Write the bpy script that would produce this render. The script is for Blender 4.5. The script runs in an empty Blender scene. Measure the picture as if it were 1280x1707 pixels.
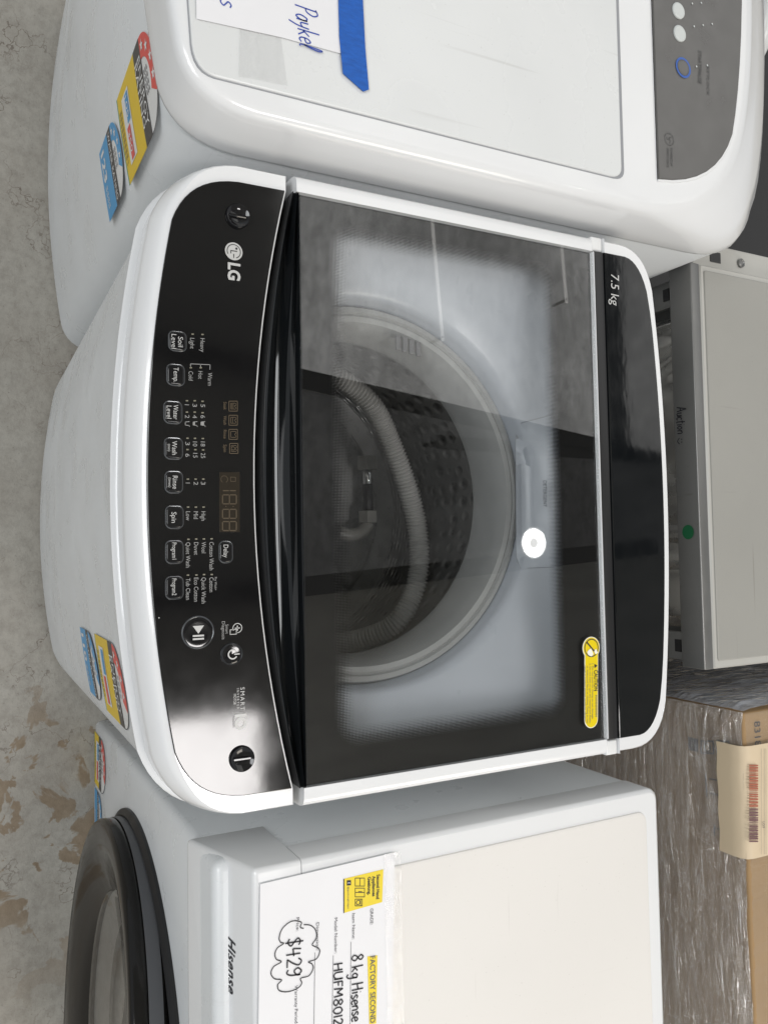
import bpy, bmesh, math, random
from mathutils import Vector, Matrix, noise
random.seed(7)
sc = bpy.context.scene
col = sc.collection
R = math.radians

# ------------------------------------------------------------------ camera
F_PX = 1352.26                       # focal length in photograph pixels (1280 x 1707)
CF = Vector((-0.04754674, 0.4615539, -0.88583706)).normalized()
CR = Vector((0.01718427, 0.88708679, 0.4612827)).normalized()
CU = Vector((-0.99872119, -0.00671003, 0.05010955)).normalized()
CC = Vector((0.05684252, -0.25254861, 1.46811591))
cam = bpy.data.cameras.new('camera'); cam_o = bpy.data.objects.new('camera', cam); col.objects.link(cam_o)
CU = CR.cross(CF) * -1 if CR.cross(CF).dot(CU) < 0 else CR.cross(CF)
cam_o.matrix_world = Matrix(((CR.x, CU.x, -CF.x, CC.x), (CR.y, CU.y, -CF.y, CC.y), (CR.z, CU.z, -CF.z, CC.z), (0, 0, 0, 1)))
cam.sensor_fit = 'VERTICAL'; cam.sensor_height = 36.0; cam.lens = F_PX * 36.0 / 1707.0
cam.clip_start = 0.02; cam.clip_end = 200
sc.camera = cam_o

def at(x, y, axis, val):
    """the point of a real surface (plane axis = val) that the photograph shows at x, y"""
    d = CF + CR * ((x - 640) / F_PX) + CU * ((853.5 - y) / F_PX)
    return CC + d * ((val - CC[axis]) / d[axis])

# ------------------------------------------------------------------ light
w = bpy.data.worlds.new('World'); sc.world = w; w.use_nodes = True
bg = w.node_tree.nodes['Background']; bg.inputs[0].default_value = (0.92, 0.96, 1.0, 1); bg.inputs[1].default_value = 0.62

def area(name, loc, target, sx, sy, power, color):
    l = bpy.data.lights.new(name, 'AREA'); l.shape = 'RECTANGLE'; l.size = sx; l.size_y = sy; l.energy = power; l.color = color
    o = bpy.data.objects.new(name, l); col.objects.link(o); o.location = loc
    d = (Vector(target) - Vector(loc)).normalized()
    o.rotation_euler = (0, 0, 0) if d.z < -.999 else d.to_track_quat('-Z', 'Y').to_euler()
    return o
area('skylight_right', (1.40, 0.72, 4.85), (1.40, 0.72, 0), 0.80, 1.20, 88, (1.0, 0.965, 0.95))
area('front_fill', (-0.3, -3.2, 4.2), (0, 0, .4), 2.4, 1.4, 112, (0.965, 0.985, 1.0))  # added fill lamp, brightens the front faces of the machines
area('roller_door_daylight', (3.6, 2.0, 2.6), (0.6, 0.6, 0.6), 1.8, 1.8, 75, (1.0, 0.92, 0.80))
sc.view_settings.view_transform = 'Standard'; sc.view_settings.look = 'None'
sc.view_settings.exposure = -0.34; sc.view_settings.gamma = 1.0
try: sc.view_settings.use_curve_mapping = False
except Exception: pass
sc.cycles.transparent_max_bounces = 24
sc.cycles.max_bounces = 10

# ------------------------------------------------------------------ materials
M = {}
def newmat(name):
    m = bpy.data.materials.new(name); m.use_nodes = True
    nt = m.node_tree; nt.nodes.clear()
    return m, nt
def nd(nt, t, **kw):
    n = nt.nodes.new(t)
    for k, v in kw.items(): setattr(n, k, v)
    return n
def pbr(name, color, rough=0.5, metal=0.0, spec=0.5, coat=0.0, cvar=0.0, cscale=20, rvar=0.0, rscale=40, bump=0.0, bscale=200, specks=0.0, stretch=(1, 1, 1), col2=None, scuff=0.0):
    m, nt = newmat(name); L = nt.links.new
    out = nd(nt, 'ShaderNodeOutputMaterial'); b = nd(nt, 'ShaderNodeBsdfPrincipled'); L(b.outputs[0], out.inputs[0])
    b.inputs['Base Color'].default_value = (*color, 1); b.inputs['Roughness'].default_value = rough
    b.inputs['Metallic'].default_value = metal; b.inputs['Specular IOR Level'].default_value = spec
    b.inputs['Coat Weight'].default_value = coat; b.inputs['Coat Roughness'].default_value = 0.05
    tc = nd(nt, 'ShaderNodeNewGeometry'); mp = nd(nt, 'ShaderNodeMapping'); mp.inputs['Scale'].default_value = stretch
    L(tc.outputs['Position'], mp.inputs[0])
    if cvar > 0:
        n = nd(nt, 'ShaderNodeTexNoise'); n.inputs['Scale'].default_value = cscale; n.inputs['Detail'].default_value = 5; L(mp.outputs[0], n.inputs[0])
        r = nd(nt, 'ShaderNodeMapRange', interpolation_type='SMOOTHSTEP'); r.inputs[1].default_value = .2; r.inputs[2].default_value = .8; L(n.outputs[0], r.inputs[0])
        mx = nd(nt, 'ShaderNodeMix', data_type='RGBA'); L(r.outputs[0], mx.inputs[0])
        c2 = col2 or tuple(c * (1 - cvar) for c in color)
        mx.inputs[6].default_value = (*color, 1); mx.inputs[7].default_value = (*c2, 1)
        last = mx.outputs[2]
    else: last = None
    if specks > 0:                      # dust and lint: small pale specks
        v = nd(nt, 'ShaderNodeTexVoronoi'); v.inputs['Scale'].default_value = 95; L(mp.outputs[0], v.inputs[0])
        g = nd(nt, 'ShaderNodeMath', operation='LESS_THAN'); g.inputs[1].default_value = 0.055; L(v.outputs['Distance'], g.inputs[0])
        s = nd(nt, 'ShaderNodeSeparateColor'); L(v.outputs['Color'], s.inputs[0])
        g2 = nd(nt, 'ShaderNodeMath', operation='LESS_THAN'); g2.inputs[1].default_value = specks; L(s.outputs[0], g2.inputs[0])
        mu = nd(nt, 'ShaderNodeMath', operation='MULTIPLY'); L(g.outputs[0], mu.inputs[0]); L(g2.outputs[0], mu.inputs[1])
        mx2 = nd(nt, 'ShaderNodeMix', data_type='RGBA'); L(mu.outputs[0], mx2.inputs[0])
        if last: L(last, mx2.inputs[6])
        else: mx2.inputs[6].default_value = (*color, 1)
        mx2.inputs[7].default_value = (0.5, 0.5, 0.48, 1); last = mx2.outputs[2]
    if scuff > 0:
        acc = None
        for sx_, sy_, rot in ((90, 3, .5), (4, 110, .3), (70, 4, -1.1)):
            mpp = nd(nt, 'ShaderNodeMapping'); mpp.inputs['Rotation'].default_value = (0, 0, rot); mpp.inputs['Scale'].default_value = (sx_, sy_, sx_ * .2); L(tc.outputs['Position'], mpp.inputs[0])
            n = nd(nt, 'ShaderNodeTexNoise'); n.inputs['Scale'].default_value = 1.0; n.inputs['Detail'].default_value = 2; L(mpp.outputs[0], n.inputs[0])
            r = nd(nt, 'ShaderNodeMapRange'); r.inputs[1].default_value = .72; r.inputs[2].default_value = .78; L(n.outputs[0], r.inputs[0])
            if acc is None: acc = r.outputs[0]
            else:
                mm = nd(nt, 'ShaderNodeMath', operation='MAXIMUM'); L(acc, mm.inputs[0]); L(r.outputs[0], mm.inputs[1]); acc = mm.outputs[0]
        nb = nd(nt, 'ShaderNodeTexNoise'); nb.inputs['Scale'].default_value = 420; nb.inputs['Detail'].default_value = 1; L(tc.outputs['Position'], nb.inputs[0])
        rb = nd(nt, 'ShaderNodeMapRange'); rb.inputs[1].default_value = .74; rb.inputs[2].default_value = .78; L(nb.outputs[0], rb.inputs[0])
        mm = nd(nt, 'ShaderNodeMath', operation='MAXIMUM'); L(acc, mm.inputs[0]); L(rb.outputs[0], mm.inputs[1])
        ml = nd(nt, 'ShaderNodeMath', operation='MULTIPLY'); L(mm.outputs[0], ml.inputs[0]); ml.inputs[1].default_value = scuff
        mx3 = nd(nt, 'ShaderNodeMix', data_type='RGBA'); L(ml.outputs[0], mx3.inputs[0])
        if last: L(last, mx3.inputs[6])
        else: mx3.inputs[6].default_value = (*color, 1)
        mx3.inputs[7].default_value = (color[0] * .55, color[1] * .53, color[2] * .5, 1); last = mx3.outputs[2]
    if last: L(last, b.inputs['Base Color'])
    if rvar > 0:
        n = nd(nt, 'ShaderNodeTexNoise'); n.inputs['Scale'].default_value = rscale; n.inputs['Detail'].default_value = 6; L(mp.outputs[0], n.inputs[0])
        r = nd(nt, 'ShaderNodeMapRange', interpolation_type='SMOOTHSTEP'); r.inputs[1].default_value = .2; r.inputs[2].default_value = .85
        r.inputs[3].default_value = max(0, rough - rvar * .4); r.inputs[4].default_value = rough + rvar; L(n.outputs[0], r.inputs[0]); L(r.outputs[0], b.inputs['Roughness'])
    if bump > 0:
        n = nd(nt, 'ShaderNodeTexNoise'); n.inputs['Scale'].default_value = bscale; n.inputs['Detail'].default_value = 3; L(mp.outputs[0], n.inputs[0])
        bp = nd(nt, 'ShaderNodeBump'); bp.inputs['Strength'].default_value = bump; bp.inputs['Distance'].default_value = 0.001; L(n.outputs[0], bp.inputs['Height']); L(bp.outputs[0], b.inputs['Normal'])
    M[name] = m; return m

pbr('white_gloss', (0.78, 0.79, 0.80), .16, coat=.3, cvar=.03, cscale=6, rvar=.08, rscale=30)
pbr('white_enamel', (0.74, 0.765, 0.78), .28, cvar=.09, cscale=5, rvar=.15, rscale=14, scuff=.16)
pbr('white_plastic', (0.77, 0.78, 0.78), .28, cvar=.04, cscale=7, rvar=.1, rscale=25)
pbr('lid_white', (0.72, 0.735, 0.735), .24, cvar=.06, cscale=3, rvar=.25, rscale=9, scuff=.30)
pbr('seam_dark', (0.10, 0.105, 0.115), .6)
pbr('seam_grey', (0.30, 0.31, 0.33), .6)
pbr('black_panel', (0.006, 0.006, 0.0065), .075, coat=.0, rvar=.035, rscale=35, specks=.035, bump=.015, bscale=60)
pbr('black_gloss', (0.006, 0.007, 0.008), .05, rvar=.03, bump=.10, bscale=14, stretch=(1, 2.2, 1))
pbr('black_plain', (0.010, 0.010, 0.011), .35)
pbr('button_black', (0.008, 0.008, 0.009), .10)
pbr('button_rim', (0.11, 0.115, 0.12), .22, metal=.6)
pbr('chrome', (0.75, 0.76, 0.77), .12, metal=1)
pbr('print_grey', (0.30, 0.30, 0.295), .4)
pbr('print_bright', (0.52, 0.52, 0.51), .35)
pbr('print_brown', (0.115, 0.085, 0.05), .4)
pbr('segment_brown', (0.085, 0.062, 0.036), .35)
pbr('display_brown', (0.022, 0.017, 0.011), .18)
pbr('led', (0.20, 0.19, 0.14), .4)
pbr('tub_cover', (0.48, 0.51, 0.555), .30, rvar=.1, cvar=.04, cscale=9)
pbr('balance_ring', (0.36, 0.365, 0.36), .18, rvar=.1, cvar=.15, cscale=12)
pbr('ring_dark', (0.12, 0.12, 0.125), .3)
pbr('hose_grey', (0.44, 0.435, 0.42), .36, cvar=.12, cscale=60)
pbr('pulsator', (0.34, 0.34, 0.335), .26, rvar=.15, cvar=.2, cscale=18)
pbr('pale_plastic', (0.30, 0.295, 0.275), .35)
pbr('rubber_black', (0.013, 0.013, 0.014), .45, rvar=.1)
pbr('bezel_dark', (0.008, 0.0075, 0.007), .10, spec=.35, rvar=.12)
pbr('bezel_grey', (0.085, 0.088, 0.095), .42)
pbr('seal_grey', (0.05, 0.053, 0.06), .4)
pbr('panel_grey', (0.105, 0.102, 0.098), .2, rvar=.1, specks=.01)
pbr('panel_print', (0.055, 0.055, 0.055), .4)
pbr('button_white', (0.60, 0.63, 0.62), .35)
pbr('blue_ring', (0.02, 0.10, 0.42), .3)
pbr('paper', (0.80, 0.80, 0.82), .65, cvar=.02, cscale=30, bump=.15, bscale=25)
pbr('ink_black', (0.02, 0.02, 0.025), .6)
pbr('ink_grey', (0.12, 0.12, 0.13), .7)
pbr('ink_blue', (0.035, 0.075, 0.38), .6)
pbr('tape_blue', (0.010, 0.115, 0.50), .6, cvar=.25, cscale=300, bump=.5, bscale=700, stretch=(1, .3, 1))
pbr('yellow', (0.80, 0.62, 0.02), .45)
pbr('energy_yellow', (0.72, 0.50, 0.01), .4)
pbr('energy_red', (0.68, 0.075, 0.06), .4)
pbr('energy_dark', (0.045, 0.042, 0.042), .4)
pbr('energy_blue', (0.055, 0.30, 0.58), .4)
pbr('energy_green', (0.01, 0.22, 0.10), .4)
pbr('energy_white', (0.70, 0.70, 0.69), .4)
pbr('sticker_yellow', (0.78, 0.60, 0.0), .35)
pbr('sticker_white', (0.85, 0.84, 0.74), .4)
pbr('green_dot', (0.0, 0.09, 0.03), .45)
pbr('steel_grey', (0.24, 0.24, 0.235), .38, metal=.75, rvar=.1, cvar=.12, cscale=5, scuff=.5)
pbr('appliance_top', (0.335, 0.33, 0.305), .45, bump=.12, bscale=500, cvar=.08, cscale=5, scuff=.45)
pbr('appliance_rim', (0.46, 0.455, 0.425), .35)
pbr('pressed_steel', (0.50, 0.49, 0.47), .24, metal=1, rvar=.1)
pbr('cream_top', (0.755, 0.735, 0.705), .42, cvar=.07, cscale=4, bump=.06, bscale=400, rvar=.2, rscale=8, scuff=.4)
pbr('cardboard', (0.42, 0.27, 0.13), .75, cvar=.12, cscale=14, bump=.15, bscale=90)
pbr('print_card', (0.05, 0.052, 0.065), .7)
pbr('label_cream', (0.64, 0.52, 0.36), .55, bump=.25, bscale=18)
pbr('barcode_red', (0.38, 0.12, 0.07), .6)
pbr('barcode_dark', (0.16, 0.08, 0.085), .6)
pbr('charcoal_grain', (0.045, 0.046, 0.048), .85, bump=.6, bscale=420, cvar=.35, cscale=500)
pbr('beam_dark', (0.03, 0.028, 0.026), .6)
pbr('foil', (0.80, 0.79, 0.74), .6, cvar=.3, cscale=2.2, stretch=(3, .7, 1))

def concrete():
    m, nt = newmat('concrete'); L = nt.links.new
    out = nd(nt, 'ShaderNodeOutputMaterial'); b = nd(nt, 'ShaderNodeBsdfPrincipled'); L(b.outputs[0], out.inputs[0])
    g = nd(nt, 'ShaderNodeNewGeometry'); P = g.outputs['Position']
    def nz(scale, det=6, rough=.6, dist=0):
        n = nd(nt, 'ShaderNodeTexNoise'); n.inputs['Scale'].default_value = scale; n.inputs['Detail'].default_value = det; n.inputs['Roughness'].default_value = rough; n.inputs['Distortion'].default_value = dist
        L(P, n.inputs[0]); return n.outputs[0]
    def ramp(v, a, b_, lo=0., hi=1.):
        r = nd(nt, 'ShaderNodeMapRange'); r.inputs[1].default_value = a; r.inputs[2].default_value = b_; r.inputs[3].default_value = lo; r.inputs[4].default_value = hi; L(v, r.inputs[0]); return r.outputs[0]
    def mix(f, c1, c2):
        x = nd(nt, 'ShaderNodeMix', data_type='RGBA'); L(f, x.inputs[0])
        for i, c in ((6, c1), (7, c2)):
            if isinstance(c, tuple): x.inputs[i].default_value = (*c, 1)
            else: L(c, x.inputs[i])
        return x.outputs[2]
    def mul(a, b_):
        x = nd(nt, 'ShaderNodeMath', operation='MULTIPLY'); L(a, x.inputs[0]); L(b_, x.inputs[1]); return x.outputs[0]
    c = mix(ramp(nz(5), .3, .7), (0.37, 0.34, 0.295), (0.45, 0.43, 0.385))
    c = mix(ramp(nz(55, 8, .75), .42, .75, 0, .7), c, (0.22, 0.20, 0.17))
    c = mix(ramp(nz(230, 3), .62, .74, 0, .55), c, (0.15, 0.135, 0.12))
    # scratches and hairline cracks
    v = nd(nt, 'ShaderNodeTexVoronoi', feature='DISTANCE_TO_EDGE'); v.inputs['Scale'].default_value = 5.5
    wv = nd(nt, 'ShaderNodeTexNoise'); wv.inputs['Scale'].default_value = 14; wv.inputs['Detail'].default_value = 8; L(P, wv.inputs[0])
    ad = nd(nt, 'ShaderNodeMixRGB'); ad.blend_type = 'LINEAR_LIGHT'; ad.inputs[0].default_value = .16; L(P, ad.inputs[1]); L(wv.outputs[1], ad.inputs[2]); L(ad.outputs[0], v.inputs[0])
    c = mix(mul(ramp(v.outputs['Distance'], .004, .010, .8, 0), ramp(nz(7), .45, .6)), c, (0.14, 0.11, 0.085))
    # brown patches where the coating has worn off, in front of the right-hand machine
    s = nd(nt, 'ShaderNodeSeparateXYZ'); L(P, s.inputs[0])
    reg = mul(ramp(s.outputs[0], .22, .36), ramp(s.outputs[0], .62, .80, 1, 0))
    nb = nz(12, 5, .55, .6)
    pm = mul(ramp(nb, .552, .572, 0, .9), reg)
    c = mix(pm, c, mix(ramp(nz(60), .3, .7), (0.215, 0.155, 0.095), (0.31, 0.24, 0.165)))
    L(c, b.inputs['Base Color']); b.inputs['Roughness'].default_value = .62
    bp = nd(nt, 'ShaderNodeBump'); bp.inputs['Strength'].default_value = .5; bp.inputs['Distance'].default_value = .002
    L(nz(160, 6, .7), bp.inputs['Height']); L(bp.outputs[0], b.inputs['Normal'])
    M['concrete'] = m
concrete()

def schlick(nt, f0):
    L = nt.links.new
    lw = nd(nt, 'ShaderNodeLayerWeight'); lw.inputs[0].default_value = .5
    p = nd(nt, 'ShaderNodeMath', operation='POWER'); L(lw.outputs['Facing'], p.inputs[0]); p.inputs[1].default_value = 5
    a = nd(nt, 'ShaderNodeMath', operation='MULTIPLY_ADD'); L(p.outputs[0], a.inputs[0]); a.inputs[1].default_value = 1 - f0; a.inputs[2].default_value = f0
    return a.outputs[0]
def glass(name, tint, f0=.04, rough=0.0, bumpstr=0, bscale=30, stretch=(1, 1, 1), haze=0.0, hazecol=(.6, .6, .6), dist=0.0):
    m, nt = newmat(name); L = nt.links.new
    out = nd(nt, 'ShaderNodeOutputMaterial'); t = nd(nt, 'ShaderNodeBsdfTransparent'); t.inputs[0].default_value = (*tint, 1)
    gl = nd(nt, 'ShaderNodeBsdfGlossy'); gl.inputs['Roughness'].default_value = rough; gl.inputs[0].default_value = (1, 1, 1, 1)
    base = t.outputs[0]
    if haze > 0:
        d = nd(nt, 'ShaderNodeBsdfDiffuse'); d.inputs[0].default_value = (*hazecol, 1); mh = nd(nt, 'ShaderNodeMixShader'); mh.inputs[0].default_value = haze
        L(base, mh.inputs[1]); L(d.outputs[0], mh.inputs[2]); base = mh.outputs[0]
    mx = nd(nt, 'ShaderNodeMixShader'); L(schlick(nt, f0), mx.inputs[0]); L(base, mx.inputs[1]); L(gl.outputs[0], mx.inputs[2]); L(mx.outputs[0], out.inputs[0])
    if haze > 0 and bumpstr: hz = d
    else: hz = None
    if bumpstr:
        g = nd(nt, 'ShaderNodeNewGeometry'); mp = nd(nt, 'ShaderNodeMapping'); mp.inputs['Scale'].default_value = stretch; L(g.outputs['Position'], mp.inputs[0])
        n = nd(nt, 'ShaderNodeTexNoise'); n.inputs['Scale'].default_value = bscale; n.inputs['Detail'].default_value = 6; n.inputs['Roughness'].default_value = .65; n.inputs['Distortion'].default_value = dist; L(mp.outputs[0], n.inputs[0])
        bp = nd(nt, 'ShaderNodeBump'); bp.inputs['Strength'].default_value = min(1, bumpstr); bp.inputs['Distance'].default_value = .01 * max(1, bumpstr); L(n.outputs[0], bp.inputs['Height']); L(bp.outputs[0], gl.inputs['Normal'])
        if hz: L(bp.outputs[0], hz.inputs['Normal'])
    M[name] = m; return m
glass('lid_glass', (0.955, 0.96, 0.96), .042)
glass('door_glass', (0.90, 0.90, 0.89), .07)
glass('film', (0.96, 0.96, 0.97), .40, .06, 6.0, 60, (.22, 1, 1), .22, (.56, .57, .59), 1.0)
glass('film_side_glare', (0.90, 0.91, 0.93), .14, .12, 3.0, 60, (1, .16, 1), .50, (.68, .74, .84))  # bluish-white haze paints glare onto the film's left side
glass('clear_tape', (0.985, 0.985, 0.985), .05, .10, .25, 90, (1, 1, 1), .03, (.8, .8, .8))

def frit():
    m, nt = newmat('frit'); L = nt.links.new
    out = nd(nt, 'ShaderNodeOutputMaterial'); g = nd(nt, 'ShaderNodeNewGeometry')
    s = nd(nt, 'ShaderNodeSeparateXYZ'); L(g.outputs['Position'], s.inputs[0])
    def ma(op, a, b=None, c=None):
        x = nd(nt, 'ShaderNodeMath', operation=op)
        for i, v in enumerate((a, b, c)):
            if v is None: continue
            if isinstance(v, (int, float)): x.inputs[i].default_value = v
            else: L(v, x.inputs[i])
        return x.outputs[0]
    X, Y = s.outputs[0], s.outputs[1]
    # signed distance to a rounded rectangle (the clear window), negative inside
    cx, cy, hx, hy, r = -0.004, 0.158, 0.229, 0.126, 0.024
    qx = ma('SUBTRACT', ma('ABSOLUTE', ma('SUBTRACT', X, cx)), hx - r); qy = ma('SUBTRACT', ma('ABSOLUTE', ma('SUBTRACT', Y, cy)), hy - r)
    mx_ = ma('MAXIMUM', qx, 0.0); my_ = ma('MAXIMUM', qy, 0.0)
    d = ma('ADD', ma('SQRT', ma('ADD', ma('MULTIPLY', mx_, mx_), ma('MULTIPLY', my_, my_))), ma('MINIMUM', ma('MAXIMUM', qx, qy), 0.0))
    d = ma('SUBTRACT', d, r)
    cov = nd(nt, 'ShaderNodeMapRange'); cov.inputs[1].default_value = -.019; cov.inputs[2].default_value = .001; L(d, cov.inputs[0])
    # halftone dots on a diagonal grid
    k = 2 * math.pi / 0.0019
    ca = ma('SINE', ma('MULTIPLY', ma('ADD', X, Y), k * .7071)); cb = ma('SINE', ma('MULTIPLY', ma('SUBTRACT', X, Y), k * .7071))
    dot = ma('MULTIPLY_ADD', ma('MULTIPLY', ca, cb), .5, .5)
    op = ma('GREATER_THAN', ma('ADD', cov.outputs[0], ma('MULTIPLY', dot, 0.999)), 1.0)
    t = nd(nt, 'ShaderNodeBsdfTransparent'); b = nd(nt, 'ShaderNodeBsdfPrincipled'); b.inputs['Base Color'].default_value = (.006, .006, .006, 1); b.inputs['Roughness'].default_value = .5; b.inputs['Specular IOR Level'].default_value = 0.1
    mx = nd(nt, 'ShaderNodeMixShader'); L(op, mx.inputs[0]); L(t.outputs[0], mx.inputs[1]); L(b.outputs[0], mx.inputs[2]); L(mx.outputs[0], out.inputs[0])
    M['frit'] = m
frit()

def drum_mat():
    m, nt = newmat('drum_steel'); L = nt.links.new
    out = nd(nt, 'ShaderNodeOutputMaterial'); b = nd(nt, 'ShaderNodeBsdfPrincipled'); L(b.outputs[0], out.inputs[0])
    g = nd(nt, 'ShaderNodeTexCoord'); v = nd(nt, 'ShaderNodeTexVoronoi'); v.inputs['Scale'].default_value = 1; v.inputs['Randomness'].default_value = .35
    mp = nd(nt, 'ShaderNodeMapping'); mp.inputs['Scale'].default_value = (64, 17, 1); L(g.outputs['UV'], mp.inputs[0]); L(mp.outputs[0], v.inputs[0])
    r = nd(nt, 'ShaderNodeMapRange'); r.inputs[1].default_value = .10; r.inputs[2].default_value = .24; L(v.outputs['Distance'], r.inputs[0])
    mx = nd(nt, 'ShaderNodeMix', data_type='RGBA'); L(r.outputs[0], mx.inputs[0]); mx.inputs[6].default_value = (.17, .17, .17, 1); mx.inputs[7].default_value = (.36, .36, .355, 1); L(mx.outputs[2], b.inputs['Base Color'])
    b.inputs['Metallic'].default_value = .85
    n = nd(nt, 'ShaderNodeTexNoise'); n.inputs['Scale'].default_value = 16; n.inputs['Detail'].default_value = 4; L(g.outputs['Object'], n.inputs[0])
    r2 = nd(nt, 'ShaderNodeMapRange'); r2.inputs[3].default_value = .18; r2.inputs[4].default_value = .5; L(n.outputs[0], r2.inputs[0]); L(r2.outputs[0], b.inputs['Roughness'])
    r3 = nd(nt, 'ShaderNodeMapRange'); r3.inputs[1].default_value = .05; r3.inputs[2].default_value = .42; L(v.outputs['Distance'], r3.inputs[0])
    bp = nd(nt, 'ShaderNodeBump'); bp.inputs['Strength'].default_value = .6; bp.inputs['Distance'].default_value = .004; L(r3.outputs[0], bp.inputs['Height']); L(bp.outputs[0], b.inputs['Normal'])
    M['drum_steel'] = m
drum_mat()

def emit(name, color, strength):
    m, nt = newmat(name); out = nd(nt, 'ShaderNodeOutputMaterial'); e = nd(nt, 'ShaderNodeEmission'); e.inputs[0].default_value = (*color, 1); e.inputs[1].default_value = strength
    nt.links.new(e.outputs[0], out.inputs[0]); M[name] = m
emit('lamp_white', (1, .98, .95), 30); emit('edge_glow', (1, .98, .95), 3.5); emit('lamp_core', (1, .97, .9), 8.5)

def foil_glow_mat(name, lo, hi):  # emission stands in for light falling on the ceiling foil
    m, nt = newmat(name); L = nt.links.new
    out = nd(nt, 'ShaderNodeOutputMaterial'); e = nd(nt, 'ShaderNodeEmission'); g = nd(nt, 'ShaderNodeNewGeometry'); mp = nd(nt, 'ShaderNodeMapping'); mp.inputs['Scale'].default_value = (4.5, 7.0, 1); L(g.outputs['Position'], mp.inputs[0])
    n = nd(nt, 'ShaderNodeTexNoise'); n.inputs['Scale'].default_value = 1.6; n.inputs['Detail'].default_value = 7; n.inputs['Roughness'].default_value = .7; L(mp.outputs[0], n.inputs[0])
    n2 = nd(nt, 'ShaderNodeTexNoise'); n2.inputs['Scale'].default_value = .7; n2.inputs['Detail'].default_value = 2; L(g.outputs['Position'], n2.inputs[0])
    a = nd(nt, 'ShaderNodeMath', operation='MULTIPLY'); L(n.outputs[0], a.inputs[0]); L(n2.outputs[0], a.inputs[1])
    r = nd(nt, 'ShaderNodeMapRange'); r.inputs[1].default_value = .10; r.inputs[2].default_value = .42; r.inputs[3].default_value = lo; r.inputs[4].default_value = hi; L(a.outputs[0], r.inputs[0]); L(r.outputs[0], e.inputs[1])
    e.inputs[0].default_value = (1.0, .99, .965, 1); L(e.outputs[0], out.inputs[0]); M[name] = m
foil_glow_mat('foil_glow_bright', .95, 2.7); foil_glow_mat('foil_glow_dim', .08, .46)
emit('batten_glow', (1, .98, .94), 3.6)

# ------------------------------------------------------------------ helpers
def link(o, parent=None):
    col.objects.link(o)
    if parent is not None: o.parent = parent
    return o
def mobj(name, verts, faces, mat, parent=None, smooth=True, angle=32, midx=None, uvs=None):
    me = bpy.data.meshes.new(name); me.from_pydata([tuple(v) for v in verts], [], faces)
    mats = mat if isinstance(mat, (list, tuple)) else [mat]
    for mm in mats: me.materials.append(M[mm])
    if midx: me.polygons.foreach_set('material_index', midx)
    if uvs:
        ul = me.uv_layers.new(name='UV')
        for lp in me.loops: ul.data[lp.index].uv = uvs[lp.vertex_index]
    me.update()
    if smooth:
        me.polygons.foreach_set('use_smooth', [True] * len(me.polygons)); me.set_sharp_from_angle(angle=R(angle)); me.polygons.foreach_set('use_smooth', [len(p.vertices) < 8 and abs(p.normal.z) < .99999 for p in me.polygons])
    return link(bpy.data.objects.new(name, me), parent)
def from_bm(name, bm, mat, parent=None, smooth=True, angle=32):
    bmesh.ops.recalc_face_normals(bm, faces=bm.faces)
    me = bpy.data.meshes.new(name); bm.to_mesh(me); bm.free()
    for mm in (mat if isinstance(mat, (list, tuple)) else [mat]): me.materials.append(M[mm])
    if smooth:
        me.polygons.foreach_set('use_smooth', [True] * len(me.polygons)); me.set_sharp_from_angle(angle=R(angle))
    return link(bpy.data.objects.new(name, me), parent)
def thing(name, label, cat, loc=(0, 0, 0), group=None):
    o = bpy.data.objects.new(name, None); col.objects.link(o); o.empty_display_size = .05
    o['label'] = label; o['category'] = cat
    if group: o['group'] = group
    return o
def tag(o, label, cat, group=None):
    o['label'] = label; o['category'] = cat
    if group: o['group'] = group
    return o
def bez(p0, p1, p2, n):
    return [tuple((1 - t) ** 2 * a + 2 * t * (1 - t) * b + t * t * c for a, b, c in zip(p0, p1, p2)) for t in (i / n for i in range(n + 1))]
def normals2(pts):
    n = len(pts); out = []
    for i in range(n):
        a, b, c = pts[i - 1], pts[i], pts[(i + 1) % n]
        e1 = Vector((b[0] - a[0], b[1] - a[1])); e2 = Vector((c[0] - b[0], c[1] - b[1]))
        e1 = e1.normalized() if e1.length > 1e-9 else Vector((0, 0)); e2 = e2.normalized() if e2.length > 1e-9 else e1
        n1 = Vector((-e1.y, e1.x)); n2 = Vector((-e2.y, e2.x)); s = n1 + n2
        if s.length < 1e-6: s = n1
        s.normalize(); k = max(.45, s.dot(n1)); out.append(s / k)
    return out
def loft(outline, profile, wts=None, cap_top=True, cap_bot=False):
    """rings of a CCW outline, inset and lifted along a profile of (inset, z)"""
    nn = normals2(outline); n = len(outline); V = []; Fc = []
    for ins, z in profile:
        for i, p in enumerate(outline):
            k = ins * (wts[i] if wts else 1); V.append((p[0] + nn[i].x * k, p[1] + nn[i].y * k, z))
    for r in range(len(profile) - 1):
        for i in range(n):
            j = (i + 1) % n; Fc.append((r * n + i, r * n + j, (r + 1) * n + j, (r + 1) * n + i))
    if cap_top: Fc.append(tuple((len(profile) - 1) * n + i for i in range(n)))
    if cap_bot: Fc.append(tuple(reversed(range(n))))
    return V, Fc
def rrect(x0, x1, y0, y1, r, seg=6):
    pts = []
    for cx, cy, a0 in ((x1 - r, y0 + r, -90), (x1 - r, y1 - r, 0), (x0 + r, y1 - r, 90), (x0 + r, y0 + r, 180)):
        for k in range(seg + 1):
            a = R(a0 + 90 * k / seg); pts.append((cx + r * math.cos(a), cy + r * math.sin(a)))
    return pts
def circ(cx, cy, r, n=40): return [(cx + r * math.cos(2 * math.pi * i / n), cy + r * math.sin(2 * math.pi * i / n)) for i in range(n)]
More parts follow.
